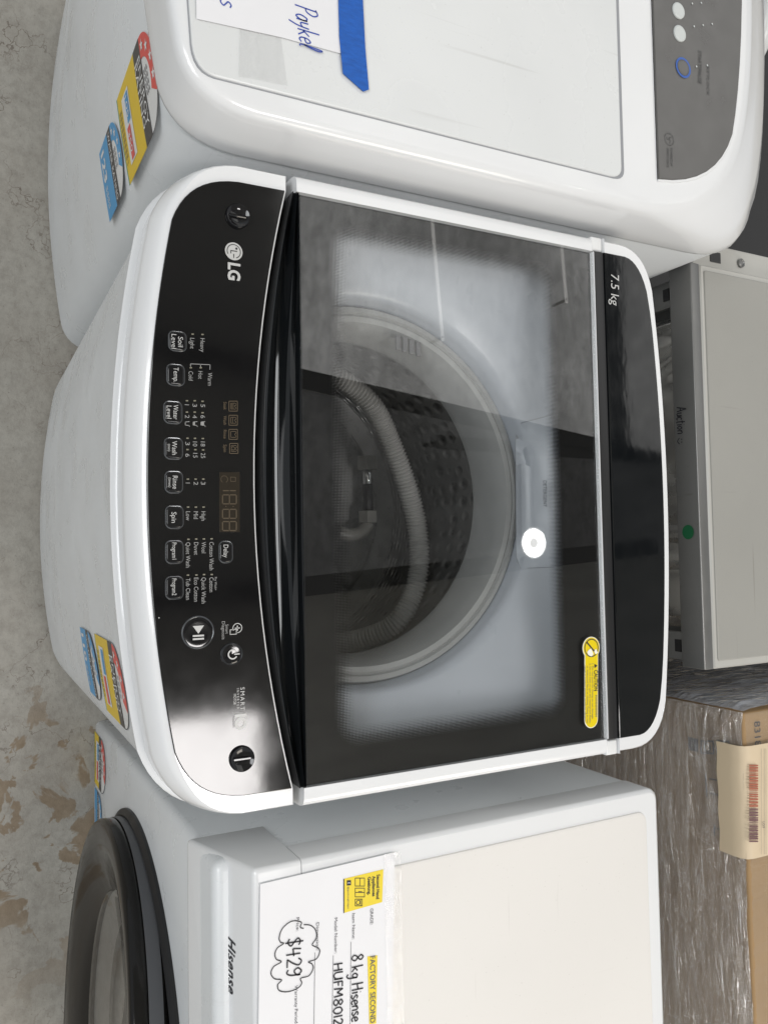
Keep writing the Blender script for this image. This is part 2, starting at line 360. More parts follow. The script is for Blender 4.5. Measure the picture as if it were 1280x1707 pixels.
def slab(name, outline, z0, z1, mat, parent, bev=.0008, wts=None):
    V, Fc = loft(outline, [(0, z0), (0, z1 - bev), (bev * .3, z1 - bev * .3), (bev, z1)], wts, True, True); return mobj(name, V, Fc, mat, parent)
def bbox(name, x0, x1, y0, y1, z0, z1, r, mat, parent=None, seg=3):
    bm = bmesh.new(); bmesh.ops.create_cube(bm, size=1)
    for v in bm.verts: v.co = Vector(((x0 + x1) / 2 + v.co.x * (x1 - x0), (y0 + y1) / 2 + v.co.y * (y1 - y0), (z0 + z1) / 2 + v.co.z * (z1 - z0)))
    if r > 0: bmesh.ops.bevel(bm, geom=bm.edges[:], offset=r, segments=seg, affect='EDGES', profile=.5)
    return from_bm(name, bm, mat, parent)
def tube(name, pts, rad, mat, parent=None, seg=12, rmod=None):
    V = []; Fc = []; n = len(pts); up = Vector((0, 0, 1)); prev = None
    for i, p in enumerate(pts):
        p = Vector(p); t = (Vector(pts[min(i + 1, n - 1)]) - Vector(pts[max(i - 1, 0)])).normalized()
        if prev is None:
            a = t.cross(up) if abs(t.dot(up)) < .95 else t.cross(Vector((1, 0, 0)))
        else: a = prev - t * prev.dot(t)
        a.normalize(); prev = a; b = t.cross(a); rr = rad * (rmod(i) if rmod else 1)
        for k in range(seg):
            th = 2 * math.pi * k / seg; V.append(p + (a * math.cos(th) + b * math.sin(th)) * rr)
    for i in range(n - 1):
        for k in range(seg):
            k2 = (k + 1) % seg; Fc.append((i * seg + k, i * seg + k2, (i + 1) * seg + k2, (i + 1) * seg + k))
    Fc.append(tuple(reversed(range(seg)))); Fc.append(tuple((n - 1) * seg + k for k in range(seg)))
    return mobj(name, V, Fc, mat, parent, angle=60)
def catmull(P, n=8):
    P = [Vector(p) for p in P]; out = []
    for i in range(len(P) - 1):
        p0, p1, p2, p3 = P[max(i - 1, 0)], P[i], P[i + 1], P[min(i + 2, len(P) - 1)]
        for k in range(n):
            t = k / n; out.append(.5 * ((2 * p1) + (p2 - p0) * t + (2 * p0 - 5 * p1 + 4 * p2 - p3) * t * t + (3 * p1 - p0 - 3 * p2 + p3) * t ** 3))
    out.append(P[-1]); return out

_fc = {}
def glyphs(s, bold=0.0, space=1.0):
    key = (s, bold, space)
    if key in _fc: return _fc[key]
    cu = bpy.data.curves.new('t', 'FONT'); cu.body = s; cu.size = 1; cu.resolution_u = 3; cu.offset = bold; cu.space_character = space
    o = bpy.data.objects.new('t', cu); col.objects.link(o)
    dg = bpy.context.evaluated_depsgraph_get(); me = bpy.data.meshes.new_from_object(o.evaluated_get(dg))
    vs = [(v.co.x, v.co.y) for v in me.vertices]; fs = [tuple(p.vertices) for p in me.polygons]
    bpy.data.objects.remove(o); bpy.data.curves.remove(cu); bpy.data.meshes.remove(me)
    _fc[key] = (vs, fs); return _fc[key]
CAP = 0.69
def lettering(name, s, f, u0, v0, width, cap, mat, parent, bold=0.0, slant=0.0, space=1.0):
    """flat printed text; f maps (u, v) in metres to the surface; baseline-left at u0, v0"""
    vs, fs = glyphs(s, bold, space)
    if not vs: return None
    x0 = min(v[0] for v in vs); x1 = max(v[0] for v in vs); sv = cap / CAP
    su = width / (x1 - x0) if width else sv
    V = [f(u0 + (x - x0) * su + slant * y * sv, v0 + y * sv) for x, y in vs]
    return mobj(name, V, fs, mat, parent, smooth=False)
def flat(name, polys, f, mat, parent):
    """flat printed shapes: list of (polygon in u, v) all of one ink"""
    V = []; Fc = []
    for p in polys:
        b = len(V); V += [f(u, v) for u, v in p]; Fc.append(tuple(range(b, b + len(p))))
    return mobj(name, V, Fc, mat, parent, smooth=False)
def frame_polys(u0, v0, u1, v1, t): return [[(u0, v0), (u1, v0), (u1, v0 + t), (u0, v0 + t)], [(u0, v1 - t), (u1, v1 - t), (u1, v1), (u0, v1)], [(u0, v0 + t), (u0 + t, v0 + t), (u0 + t, v1 - t), (u0, v1 - t)], [(u1 - t, v0 + t), (u1, v0 + t), (u1, v1 - t), (u1 - t, v1 - t)]]
def ring_poly(cu, cv, r0, r1, n=28, a0=0, a1=360):
    out = []
    for i in range(n):
        a, b = R(a0 + (a1 - a0) * i / n), R(a0 + (a1 - a0) * (i + 1) / n)
        out.append([(cu + r0 * math.cos(a), cv + r0 * math.sin(a)), (cu + r1 * math.cos(a), cv + r1 * math.sin(a)), (cu + r1 * math.cos(b), cv + r1 * math.sin(b)), (cu + r0 * math.cos(b), cv + r0 * math.sin(b))])
    return out
def seg_poly(a, b, t):
    d = Vector((b[0] - a[0], b[1] - a[1])); 
    if d.length < 1e-9: return []
    n = Vector((-d.y, d.x)).normalized() * t / 2; e = d.normalized() * t * .3
    return [(a[0] - e.x - n.x, a[1] - e.y - n.y), (b[0] + e.x - n.x, b[1] + e.y - n.y), (b[0] + e.x + n.x, b[1] + e.y + n.y), (a[0] - e.x + n.x, a[1] - e.y + n.y)]
def stroke_polys(pts, t, smooth=True):
    P = [(p[0], p[1]) for p in (catmull([(a, b, 0) for a, b in pts], 6) if smooth and len(pts) > 2 else pts)]
    L_ = []; n = len(P)
    for i in range(n):
        d = Vector((P[min(i + 1, n - 1)][0] - P[max(i - 1, 0)][0], P[min(i + 1, n - 1)][1] - P[max(i - 1, 0)][1]))
        d = d.normalized() if d.length > 1e-9 else Vector((1, 0)); L_.append((-d.y * t / 2, d.x * t / 2))
    return [[(P[i][0] - L_[i][0], P[i][1] - L_[i][1]), (P[i + 1][0] - L_[i + 1][0], P[i + 1][1] - L_[i + 1][1]), (P[i + 1][0] + L_[i + 1][0], P[i + 1][1] + L_[i + 1][1]), (P[i][0] + L_[i][0], P[i][1] + L_[i][1])] for i in range(n - 1)]
HAND = {  # pen strokes of handwritten characters, (u, v), x-height .5, capital height 1
 '8': (.55, [[(.42, .85), (.25, 1), (.08, .82), (.22, .58), (.45, .3), (.3, .02), (.06, .15), (.12, .42), (.4, .68), (.42, .88)]]),
 'k': (.5, [[(.05, 1), (.07, 0)], [(.38, .5), (.08, .25)], [(.14, .3), (.42, 0)]]),
 'g': (.5, [[(.38, .45), (.2, .52), (.06, .28), (.2, .08), (.36, .2), (.38, .5), (.36, -.2), (.2, -.4), (.04, -.28)]]),
 'H': (.62, [[(.08, 1), (.06, 0)], [(.5, 1), (.5, 0)], [(.06, .48), (.5, .55)]]),
 'i': (.22, [[(.1, .5), (.1, 0)], [(.1, .72), (.12, .76)]]),
 's': (.4, [[(.33, .45), (.18, .52), (.06, .4), (.2, .26), (.32, .12), (.18, 0), (.03, .06)]]),
 'e': (.42, [[(.05, .25), (.34, .3), (.26, .5), (.08, .4), (.06, .12), (.2, 0), (.36, .08)]]),
 'n': (.45, [[(.06, .5), (.07, 0)], [(.07, .3), (.2, .5), (.34, .42), (.36, 0)]]),
 'W': (.75, [[(.04, 1), (.16, 0), (.32, .7)], [(.32, .7), (.46, 0), (.64, 1)]]),
 'U': (.62, [[(.06, 1), (.06, .2), (.28, 0), (.48, .25), (.5, 1)], [(.5, .9), (.5, 0)]]),
 'F': (.5, [[(.08, 1), (.08, 0)], [(.08, 1), (.44, .98)], [(.08, .55), (.36, .55)]]),
 'M': (.75, [[(.05, 0), (.1, 1)], [(.1, 1), (.32, .35)], [(.32, .35), (.55, 1)], [(.55, 1), (.6, 0)]]),
 '0': (.55, [[(.3, 1), (.08, .75), (.08, .25), (.26, 0), (.46, .25), (.46, .75), (.28, 1)]]),
 '1': (.25, [[(.12, 1), (.12, 0)]]),
 '2': (.52, [[(.06, .8), (.22, 1), (.42, .82), (.3, .45), (.05, .04)], [(.05, .04), (.48, .02)]]),
 '$': (.55, [[(.45, .8), (.25, .92), (.08, .75), (.25, .5), (.44, .28), (.26, .06), (.05, .18)], [(.27, 1.12), (.25, -.12)]]),
 '4': (.55, [[(.12, 1), (.05, .45)], [(.05, .45), (.46, .5)], [(.36, .95), (.34, -.02)]]),
 '9': (.52, [[(.42, .8), (.25, 1), (.06, .75), (.2, .5), (.42, .68), (.42, .9), (.4, .3), (.26, 0), (.08, .1)]]),
 'A': (.6, [[(.02, 0), (.26, 1)], [(.26, 1), (.5, 0)], [(.1, .38), (.44, .4)]]),
 'u': (.45, [[(.06, .5), (.07, .12), (.2, 0), (.34, .15), (.36, .5)], [(.36, .5), (.38, 0)]]),
 'c': (.4, [[(.34, .42), (.18, .5), (.05, .25), (.18, 0), (.36, .08)]]),
 't': (.36, [[(.16, .85), (.15, .05), (.28, 0)], [(.02, .55), (.32, .56)]]),
 'o': (.45, [[(.2, .5), (.05, .25), (.2, 0), (.36, .25), (.2, .5)]]),
 'P': (.55, [[(.1, 1), (.06, 0)], [(.0, .95), (.3, 1.02), (.46, .8), (.3, .52), (.08, .48)]]),
 'a': (.48, [[(.36, .42), (.2, .5), (.05, .22), (.18, 0), (.36, .2), (.37, .5), (.38, 0)]]),
 'y': (.48, [[(.05, .5), (.1, .15), (.34, .2)], [(.38, .5), (.32, 0), (.15, -.4)]]),
 'l': (.3, [[(.1, .2), (.26, .8), (.16, 1), (.1, .1), (.24, 0)]]), ' ': (.3, [])}
def handwriting(name, s, f, u0, v0, cap, pen, mat, parent, slant=.12, width=None):
    adv = sum(HAND[c][0] for c in s) * cap; k = width / adv if width else 1; u = u0; polys = []
    for c in s:
        wd, strokes = HAND[c]; jv = random.uniform(-.03, .03) * cap
        for st in strokes: polys += stroke_polys([(u + (p[0] + slant * p[1]) * cap * k, v0 + p[1] * cap + jv) for p in st], pen)
        u += wd * cap * k
    return flat(name, polys, f, mat, parent)
def planef(O, ux, uy, lift=0.0):
    O = Vector(O); ux = Vector(ux).normalized(); uy = Vector(uy).normalized(); n = ux.cross(uy) * lift
    return lambda u, v: O + ux * u + uy * v + n
def zf(z): return lambda u, v: Vector((u, v, z))
# ================================================================== SETTING
fl = mobj('floor', [(-7, -6, 0), (7, -6, 0), (7, 8, 0), (-7, 8, 0)], [(0, 1, 2, 3)], 'concrete', smooth=False); fl['kind'] = 'structure'
ce = mobj('ceiling', [(-6, -5, 5), (-6, 7.5, 5), (6, 7.5, 5), (6, -5, 5)], [(0, 1, 2, 3)], 'foil', smooth=False); ce['kind'] = 'structure'
s2_ = mobj('glowing_foil_sheet', [(-.98, 1.6, 4.975), (-.55, 5.5, 4.975), (.10, 5.5, 4.975), (.27, 1.6, 4.975)], [(0, 1, 2, 3)], 'foil_glow_dim', smooth=False); s2_['kind'] = 'structure'  # dim glow put in to brighten the middle bay of foil
sk = mobj('glowing_foil_sheet', [(-5.5, 1.55, 4.97), (-5.5, 6.5, 4.97), (-.50, 6.5, 4.97), (-1.03, 1.55, 4.97)], [(0, 1, 2, 3)], 'foil_glow_bright', smooth=False); sk['kind'] = 'structure'  # stronger glow in place of light on the left bay's foil
def beam(xa, ya, xb, yb, wd, label):
    d = Vector((xb - xa, yb - ya, 0)).normalized(); n = Vector((-d.y, d.x, 0)); A = Vector((xa, ya, 0)); B = Vector((xb, yb, 0)); bm = bmesh.new()
    prof = [(-wd / 2, 4.78), (wd / 2, 4.78), (wd / 2, 4.795), (.008, 4.795), (.008, 4.99), (-.008, 4.99), (-.008, 4.795), (-wd / 2, 4.795)]
    a = [bm.verts.new(A + n * u + Vector((0, 0, z))) for u, z in prof]; b = [bm.verts.new(B + n * u + Vector((0, 0, z))) for u, z in prof]
    for i in range(8): bm.faces.new((a[i], a[(i + 1) % 8], b[(i + 1) % 8], b[i]))
    bm.faces.new(a); bm.faces.new(list(reversed(b)))
    return tag(from_bm('roof_beam', bm, 'beam_dark', None, False), label, 'beam', 'dark roof beams mirrored in the glass lid')
beam(-1.35, -1.0, -0.62, 4.5, .12, 'dark roof beam mirrored in the lid glass above the grey hose end')
beam(.45, -1.0, .06, 4.5, .12, 'dark roof beam mirrored in the lid glass below the round lamp')
beam(-.66, 2.55, -.62, 5.2, .09, 'short dark roof beam mirrored in the lid beside the detergent drawer')
beam(-5, 4.05, -.66, 4.20, .10, 'dark cross beam mirrored in the rear left corner of the lid')

for (xa, ya, xb, yb, lab) in ((-2.6, 2.52, -1.35, 2.62, 'thin pale glowing batten mirrored across the upper part of the lid glass'), (-2.75, 3.62, -1.75, 3.70, 'thin pale glowing batten mirrored in the rear upper corner of the lid glass')):  # ceiling battens given a glow so they mirror as pale lines
    t_ = thing('glowing_batten', lab, 'lamp', group='glowing battens mirrored in the lid'); d_ = Vector((xb - xa, yb - ya, 0)).normalized()
    tube('glowing_strip', [Vector((xa, ya, 4.80)) + (Vector((xb - xa, yb - ya, 0))) * q for q in (0, .5, 1)], .011, 'batten_glow', t_, 10)
    for q in (.02, .98):
        pq = Vector((xa, ya, 4.80)).lerp(Vector((xb, yb, 4.80)), q); bbox('end_bracket', pq.x - .008, pq.x + .008, pq.y - .010, pq.y + .010, 4.79, 4.965, .003, 'foil', t_)
# round high-bay lamp mirrored in the lid
lp = thing('round_lamp', 'round bright white lamp mirrored in the lid near the detergent drawer', 'lamp')
LX, LY, LZ = .022, 3.20, 4.62
V, Fc = loft(circ(LX, LY, .10, 40), [(0, LZ), (.02, LZ + .05), (.06, LZ + .09), (.07, 5.0)], None, True, False); mobj('housing', V, Fc, 'beam_dark', lp)
V = [(LX + r * math.cos(2 * math.pi * i / 40), LY + r * math.sin(2 * math.pi * i / 40), LZ - .001) for r in (.034, .098) for i in range(40)]
mobj('light_ring', V, [(i, 40 + i, 40 + (i + 1) % 40, (i + 1) % 40) for i in range(40)], 'lamp_white', lp, False)
V = [(LX + r * math.cos(2 * math.pi * i / 40), LY + r * math.sin(2 * math.pi * i / 40), LZ - .0005) for r in (.098, .108) for i in range(40)]
mobj('soft_edge_ring', V, [(i, 40 + i, 40 + (i + 1) % 40, (i + 1) % 40) for i in range(40)], 'edge_glow', lp, False)  # dim ring added to soften the disc's edge like glare
mobj('light_core', [(x, y, LZ - .001) for x, y in circ(LX, LY, .034, 30)], [tuple(range(30))], 'lamp_core', lp, False)

# ================================================================== THE BLACK AND WHITE TOP LOADER
H = .83
LG = thing('top_loading_washing_machine', 'white top loading washing machine with black control panel and glass lid', 'washing machine')
def yfront(x): return -.145 + .45 * x * x
def front_arc(n=28): return [(-.215 + .43 * i / n, yfront(-.215 + .43 * i / n)) for i in range(n + 1)]
def corner(sx, n=10):
    p = bez((.215, yfront(.215)), (.266, -.1065), (.27, -.052), n)
    return p[1:] if sx > 0 else [(-a, b) for a, b in reversed(p)][:-1]
def seam(x): return -.0355 + .035 * (x / .27) ** 2
def rear(x): return .432 - .26 * x * x
def rear_pts(n=20):
    c = bez((.27, .368), (.27, .409), (.222, rear(.222)), 8)
    mid = [(.222 - .444 * i / n, rear(.222 - .444 * i / n)) for i in range(1, n)]
    return c + mid + [(-a, b) for a, b in reversed(c)]
# cabinet
out = [(x, y + .002) for x, y in corner(-1)] + [(x, y + .002) for x, y in front_arc()] + [(x, y + .002) for x, y in corner(1)] + rear_pts()
V, Fc = loft(out, [(.02, .006), (.006, .012), (.004, .06), (.003, .70), (.002, .77), (.001, .778), (.004, .782)], None, False, False)
mobj('cabinet', V, Fc, 'white_enamel', LG)
# front console frame
n_ = 28
sm = [(.27 - .54 * i / n_, seam(.27 - .54 * i / n_) - .0012) for i in range(n_ + 1)]
con = corner(-1) + front_arc() + corner(1) + sm
_nc = normals2(con); wts = [1 - .70 * min(1, abs(_nc[i].x)) ** 3 for i in range(len(con) - len(sm))] + [.12] * len(sm); wts[-1] = wts[len(con) - len(sm)] = .3
V, Fc = loft(con, [(.010, .772), (.001, .780), (-.001, .783), (-.0012, .7855), (.001, .7875), (.004, .789), (.0062, .8055), (.0048, .8075), (.0046, .8095), (.006, .813), (.0085, .8185), (.0125, .8245), (.016, .8278), (.0195, .829)], wts)
mobj('console_frame', V, Fc, 'white_gloss', LG, angle=28)
# black control panel
nn = normals2(con); pan = []
for i, p in enumerate(con):
    k = .0192 if i < len(con) - len(sm) else .0036
    if i in (len(con) - len(sm), len(con) - 1): continue
    pan.append((p[0] + nn[i].x * k, p[1] + nn[i].y * k))
pan = [p if abs(p[0]) < .2512 else (math.copysign(.2512, p[0]), p[1]) for p in pan]
PZ = .8306
slab('control_panel', pan, .8265, PZ, 'black_panel', LG, .0007)
TZ = PZ + .0003
def wpx(x0, y0, x1, y1, z): return (at(x1, y1, 2, z) - at(x0, y0, 2, z)).length
def ptxt(s, xc, y0, y1, cap, mat='print_grey', parent=None, z=None, bold=0.0, name='lettering', slant=0, space=1.0, fit=True):
    z = z or TZ; xb = xc - cap / 2
    A = at(xb, y0, 2, z); B = at(xb, y1, 2, z); d = B - A; up = Vector((-d.y, d.x, 0))
    return lettering(name, s, planef(A, d, up), 0, 0, d.length if fit and s != '1' else None, wpx(xb, y0, xb + cap, y0, z), mat, parent or LG, bold, slant, space)
# push buttons
def pbutton(x0, x1, y0, y1, lines, label=None):
    a = at(x0, y0, 2, PZ); b = at(x1, y1, 2, PZ); X0, X1, Y0, Y1 = a.x, b.x, a.y, b.y; r = .0042
    o = rrect(X0, X1, Y0, Y1, r, 5)
    V, Fc = loft(o, [(-.0005, PZ - .001), (-.0003, PZ + .0006), (.0001, PZ + .0010), (.0005, PZ + .0009), (.0008, PZ + .0004)], None, False)
    rim = mobj('button', V, Fc, 'button_rim', LG)
    V, Fc = loft(o, [(.0006, PZ - .0005), (.0007, PZ + .0009), (.0011, PZ + .0013), (.0015, PZ + .0014)]); cap = mobj('button_cap', V, Fc, 'button_black', rim)
    for s, xc, q0, q1, cp in lines: ptxt(s, xc, q0, q1, cp, 'print_bright', rim, PZ + .0017, name='button_lettering')
pbutton(281, 311, 551, 587, [('Soil', 301.5, 561, 578, 8.2), ('Level', 290.5, 556.5, 581, 8.2)])
pbutton(278, 308, 606, 644, [('Temp.', 294, 612, 637, 8.2)])
pbutton(273, 304, 668, 707, [('Water', 293.5, 674.5, 699, 8.2), ('Level', 282.5, 676, 697.5, 8.2)])
pbutton(274, 305, 729, 766, [('Wash', 291.5, 735, 758, 8.2), ('(min)', 282.5, 740, 752, 4.5)])
pbutton(275, 305, 785, 822, [('Rinse', 292.5, 793, 815, 8.2), ('(times)', 283.5, 796, 812, 4.5)])
pbutton(276, 306, 843, 881, [('Spin', 290.5, 853.5, 871.5, 8.2)])
pbutton(276, 306, 901, 939, [('Program1', 291, 904.5, 932.5, 7.4)])
pbutton(276, 306, 961, 998, [('Program2', 291, 964.5, 992.5, 7.4)])
pbutton(365, 388, 902, 938, [('Delay', 377, 908, 929.5, 8)])
def rbutton(xc, yc, rpx, thick):
    c = at(xc, yc, 2, PZ); r = wpx(xc, yc - rpx, xc, yc + rpx, PZ) / 2
    o = circ(c.x, c.y, r, 44)
    V, Fc = loft(o, [(-.0006, PZ - .001), (-.0003, PZ + thick * .6), (.0004, PZ + thick), (.0010, PZ + thick * .7)], None, False); rim = mobj('button', V, Fc, 'button_rim', LG)
    V, Fc = loft(o, [(.0005, PZ - .0005), (.0008, PZ + thick * .8), (.0022, PZ + thick * 1.0), (.005, PZ + thick * .85), (.011, PZ + thick * .7)]); mobj('button_cap', V, Fc, 'button_black', rim)
    return rim, c, r
b1, c1, r1 = rbutton(330, 1054, 27, .0013); z_ = PZ + .0020
k_ = .62
flat('play_pause_symbol', [[(c1.x + a * k_, c1.y + b * k_) for a, b in q] for q in ([(-.0085, -.0072), (.0015, 0), (-.0085, .0072)], [(.003, -.0072), (.0052, -.0072), (.0052, .0072), (.003, .0072)], [(.007, -.0072), (.0092, -.0072), (.0092, .0072), (.007, .0072)])], zf(z_), 'print_bright', b1)
b2, c2, r2 = rbutton(386, 1090, 18, .0030); z_ = PZ + .0038
flat('power_symbol', ring_poly(c2.x, c2.y, .0030, .0041, 28, 120, 420) + [[(c2.x - .0005, c2.y + .0012), (c2.x + .0005, c2.y + .0012), (c2.x + .0005, c2.y + .0056), (c2.x - .0005, c2.y + .0056)]], zf(z_), 'print_bright', b2)
# dished screw caps with a bar across
for xc, yc in ((396, 361), (403, 1264.5)):
    c = at(xc, yc, 2, PZ); r = .0098; o = circ(c.x, c.y, r, 40)
    V, Fc = loft(o, [(-.0006, PZ - .001), (-.0003, PZ + .0024), (.0003, PZ + .0032), (.0010, PZ + .0028), (.0028, PZ + .0014), (.0055, PZ + .0006), (.0085, PZ + .0003)]); cp = mobj('screw_cap', V, Fc, 'button_black', LG, angle=60)
    V, Fc = loft(rrect(c.x - .0012, c.x + .0012, c.y - .0075, c.y + .0075, .0009, 3), [(0, PZ - .0005), (0, PZ + .0020), (.0006, PZ + .0026)]); mobj('grip_bar', V, Fc, 'button_black', cp)
# brand mark
c = at(390, 419, 2, TZ); r = .0074; zz = TZ
flat('logo_disc', [circ(c.x, c.y, r, 36)], zf(zz), 'print_bright', LG)
flat('logo_face', ring_poly(c.x, c.y, r * .72, r * .80, 30, 20, 300) + [[(c.x - r * .08, c.y - r * .38), (c.x + .0001, c.y - r * .38), (c.x + .0001, c.y + r * .38), (c.x - r * .08, c.y + r * .38)], [(c.x, c.y - r * .38), (c.x + r * .3, c.y - r * .38), (c.x + r * .3, c.y - r * .3), (c.x, c.y - r * .3)], [(c.x + r * .3, c.y - r * .05), (c.x + r * .76, c.y - r * .05), (c.x + r * .76, c.y + r * .03), (c.x + r * .3, c.y + r * .03)]] + [circ(c.x - r * .34, c.y + r * .3, r * .13, 12)], zf(zz + .0002), 'black_plain', LG)
ptxt('LG', 390.5, 437, 466, 19, 'print_bright', bold=.035)
# printed settings: (text, x, y0, y1)
SM = 7.2
for s, xc, y0, y1 in [('Heavy', 338, 563.5, 586.5), ('Light', 321, 563, 581), ('Warm', 350.5, 621, 642.5), ('Hot', 334.5, 618.5, 631.5), ('Cold', 318.5, 618.5, 634),
        ('3', 339, 803, 808), ('2', 327, 803, 808.5), ('1', 313.5, 804.5, 807.5), ('High', 339.5, 852.5, 868), ('Mid', 327, 852.5, 865), ('Low', 314, 852.5, 867.5),
        ('Cotton Wash', 353, 903.5, 950.5), ('Wool', 340, 903.5, 922), ('Duvet', 327.5, 904, 925), ('Quiet Wash', 314, 904, 946),
        ('Cotton', 353, 962.5, 987), ('Quick Wash', 340, 962.5, 1006), ('Eco Cotton', 327.5, 963, 1003), ('Tub Clean', 314, 964, 1000),
        ('1', 312, 674, 677), ('2', 312.5, 691.5, 697), ('3', 325, 673, 678), ('4', 325, 691.5, 697), ('5', 338.5, 673.5, 678.5), ('6', 338.5, 692, 697),
        ('3', 313, 736.5, 742), ('6', 313, 756, 761.5), ('10', 325.5, 736, 744), ('15', 326, 755, 763), ('18', 338.5, 736, 744), ('25', 339, 755, 763.5)]:
    ptxt(s, xc, y0, y1, SM)
ptxt('Pre Wash+', 360, 962, 984, 4)
def pf(x, y): p = at(x, y, 2, TZ); return (p.x, p.y)
leds = [(338, 557.5), (321.5, 557), (335, 613), (318.5, 613), (312, 668), (312, 687), (325, 668), (325, 687), (338, 669), (338, 688), (313, 730.5), (325.5, 730.7), (338.5, 731), (313, 749.5), (326, 749.6), (339, 750),
        (313.7, 798.7), (326.5, 798.7), (339.3, 798.7), (314, 845.3), (327, 845.3), (339.8, 845.3), (314.5, 899), (327.5, 898.6), (340.3, 898.4), (353, 898.2), (313.7, 958.7), (327.8, 958.5), (340.6, 957.8), (353.4, 957.7)]
for x, y in leds: flat('indicator_light', [[pf(x - 2, y - 1.1), pf(x - 2, y + 1.1), pf(x + 2, y + 1.1), pf(x + 2, y - 1.1)]], zf(TZ), 'led', LG)
flat('bracket_line', [seg_poly(pf(*a), pf(*b), .0005) for a, b in (((318, 611), (318, 606.5)), ((318, 606.5), (350.6, 608)), ((350.6, 608), (350.3, 616)), ((334.8, 607.3), (334.8, 611.5)))], zf(TZ), 'print_grey', LG)
def cup(x, y, fill):
    P = lambda a, b: pf(x + a, y + b)
    s = [seg_poly(P(3.5, -3.2), P(-3.2, -2.6), .0005), seg_poly(P(-3.2, -2.6), P(-3.2, 2.6), .0005), seg_poly(P(-3.2, 2.6), P(3, 3.2), .0005), seg_poly(P(3, 3.2), P(4, 5), .0005)]
    if fill: s += [[P(-2.6, -2.2), P(-2.6, 2.2), P(-2.6 + fill, 2.4), P(-2.6 + fill, -2.4)]]
    flat('level_symbol', s, zf(TZ), 'print_grey', LG)
cup(312.5, 706, 0); cup(325.5, 706, 2.4); cup(338.5, 706, 4.6)
for x, y, s, q0, q1 in [(389, 677, 'Soak', 670, 683), (389, 700.5, 'Wash', 693, 708), (389, 724, 'Rinse', 716.5, 731), (390, 747.5, 'Spin', 741, 753.5)]:
    P = lambda a, b: pf(x + a, y + b)
    pl = [seg_poly(P(-7, -8.3), P(7, -8.3), .0005), seg_poly(P(7, -8.3), P(7, 8.3), .0005), seg_poly(P(7, 8.3), P(-7, 8.3), .0005), seg_poly(P(-7, 8.3), P(-7, -8.3), .0005)]
    pl += [seg_poly(P(4, -5), P(-4, -5), .0004), seg_poly(P(-4, -5), P(-4, 5), .0004), seg_poly(P(-4, 5), P(4, 5), .0004), seg_poly(P(4, -5), P(5, -2), .0004), seg_poly(P(5, -2), P(2, 0), .0004), seg_poly(P(2, 0), P(5, 3), .0004), seg_poly(P(5, 3), P(4, 5), .0004)]
    if s == 'Soak': pl += [seg_poly(P(0, -5), P(0, 5), .0004), seg_poly(P(-2, -5), P(-2, 5), .0004)]
    if s == 'Wash': pl += [seg_poly(P(-1, -4), P(-1, 4), .0004)]
    if s == 'Spin': pl += [[(a, b) for a, b in q] for q in ring_poly(*P(-1, 0), .0012, .0016, 14)]
    flat('stage_symbol', pl, zf(TZ), 'print_brown', LG); ptxt(s, 375.5, q0, q1, 5.2, 'print_brown')
# clock display with unlit segments
q = [pf(366, 787), pf(366, 887), pf(400, 887), pf(400, 787)]
disp = slab('display_window', [q[0], q[1], q[2], q[3]], PZ - .0008, PZ + .0004, 'display_brown', LG, .0002)
def seven(x0, x1, y0, y1, which='abcdefg'):
    xm = (x0 + x1) / 2; t = .0008; g = 1.2; S = dict(a=((x1, y0 + g), (x1, y1 - g)), d=((x0, y0 + g), (x0, y1 - g)), g=((xm, y0 + g), (xm, y1 - g)), f=((xm + g, y0), (x1 - g, y0)), e=((x0 + g, y0), (xm - g, y0)), b=((xm + g, y1), (x1 - g, y1)), c=((x0 + g, y1), (xm - g, y1)))
    return [seg_poly(pf(*S[k][0]), pf(*S[k][1]), t) for k in which]
pl = seven(371, 394, 805, 818, 'bc') + seven(371, 394, 825, 840) + seven(371, 394, 849, 864) + seven(371, 394, 869.5, 884.5) + [[pf(376, 843.5), pf(376, 845), pf(377.5, 845), pf(377.5, 843.5)], [pf(388, 843.5), pf(388, 845), pf(389.5, 845), pf(389.5, 843.5)]]
pl += ring_poly(*pf(374, 799), .0026, .0030, 18, 30, 330) + frame_polys(pf(384, 795)[0], pf(384, 795)[1], pf(393, 803)[0], pf(393, 803)[1], .0004)
flat('clock_segments', pl, zf(PZ + .0007), 'segment_brown', disp)
ptxt('Smart', 378.7, 1041, 1056.5, 5.2, 'print_grey'); ptxt('Diagnosis', 372.8, 1036, 1066, 5.2, 'print_grey')
c = pf(396, 1047); flat('diagnosis_symbol', ring_poly(*c, .0034, .0040, 24, 0, 300) + [seg_poly((c[0] - .0018, c[1]), (c[0] + .0018, c[1]), .0008), seg_poly((c[0], c[1] - .0018), (c[0], c[1] + .0018), .0008)] + frame_polys(c[0] + .0008, c[1] - .0062, c[0] + .0050, c[1] - .0006, .0005), zf(TZ), 'print_bright', LG)
ptxt('SMART', 404.5, 1146, 1184, 7, 'print_bright', space=1.3); ptxt('INVERTER', 397, 1147.5, 1182, 4, 'print_bright', space=1.5); ptxt('MOTOR', 391.7, 1157, 1175, 4.6, 'print_bright')
flat('divider_line', [seg_poly(pf(387, 1187), pf(411, 1188), .0004)], zf(TZ), 'print_grey', LG)
ptxt('1', 401.5, 1191, 1196, 17, 'print_bright', bold=.05); c = pf(401.5, 1206); flat('lettering', ring_poly(*c, .0026, .0050, 30), zf(TZ), 'print_bright', LG); ptxt('WARRANTY', 389.5, 1194, 1214, 3.2, 'print_grey')

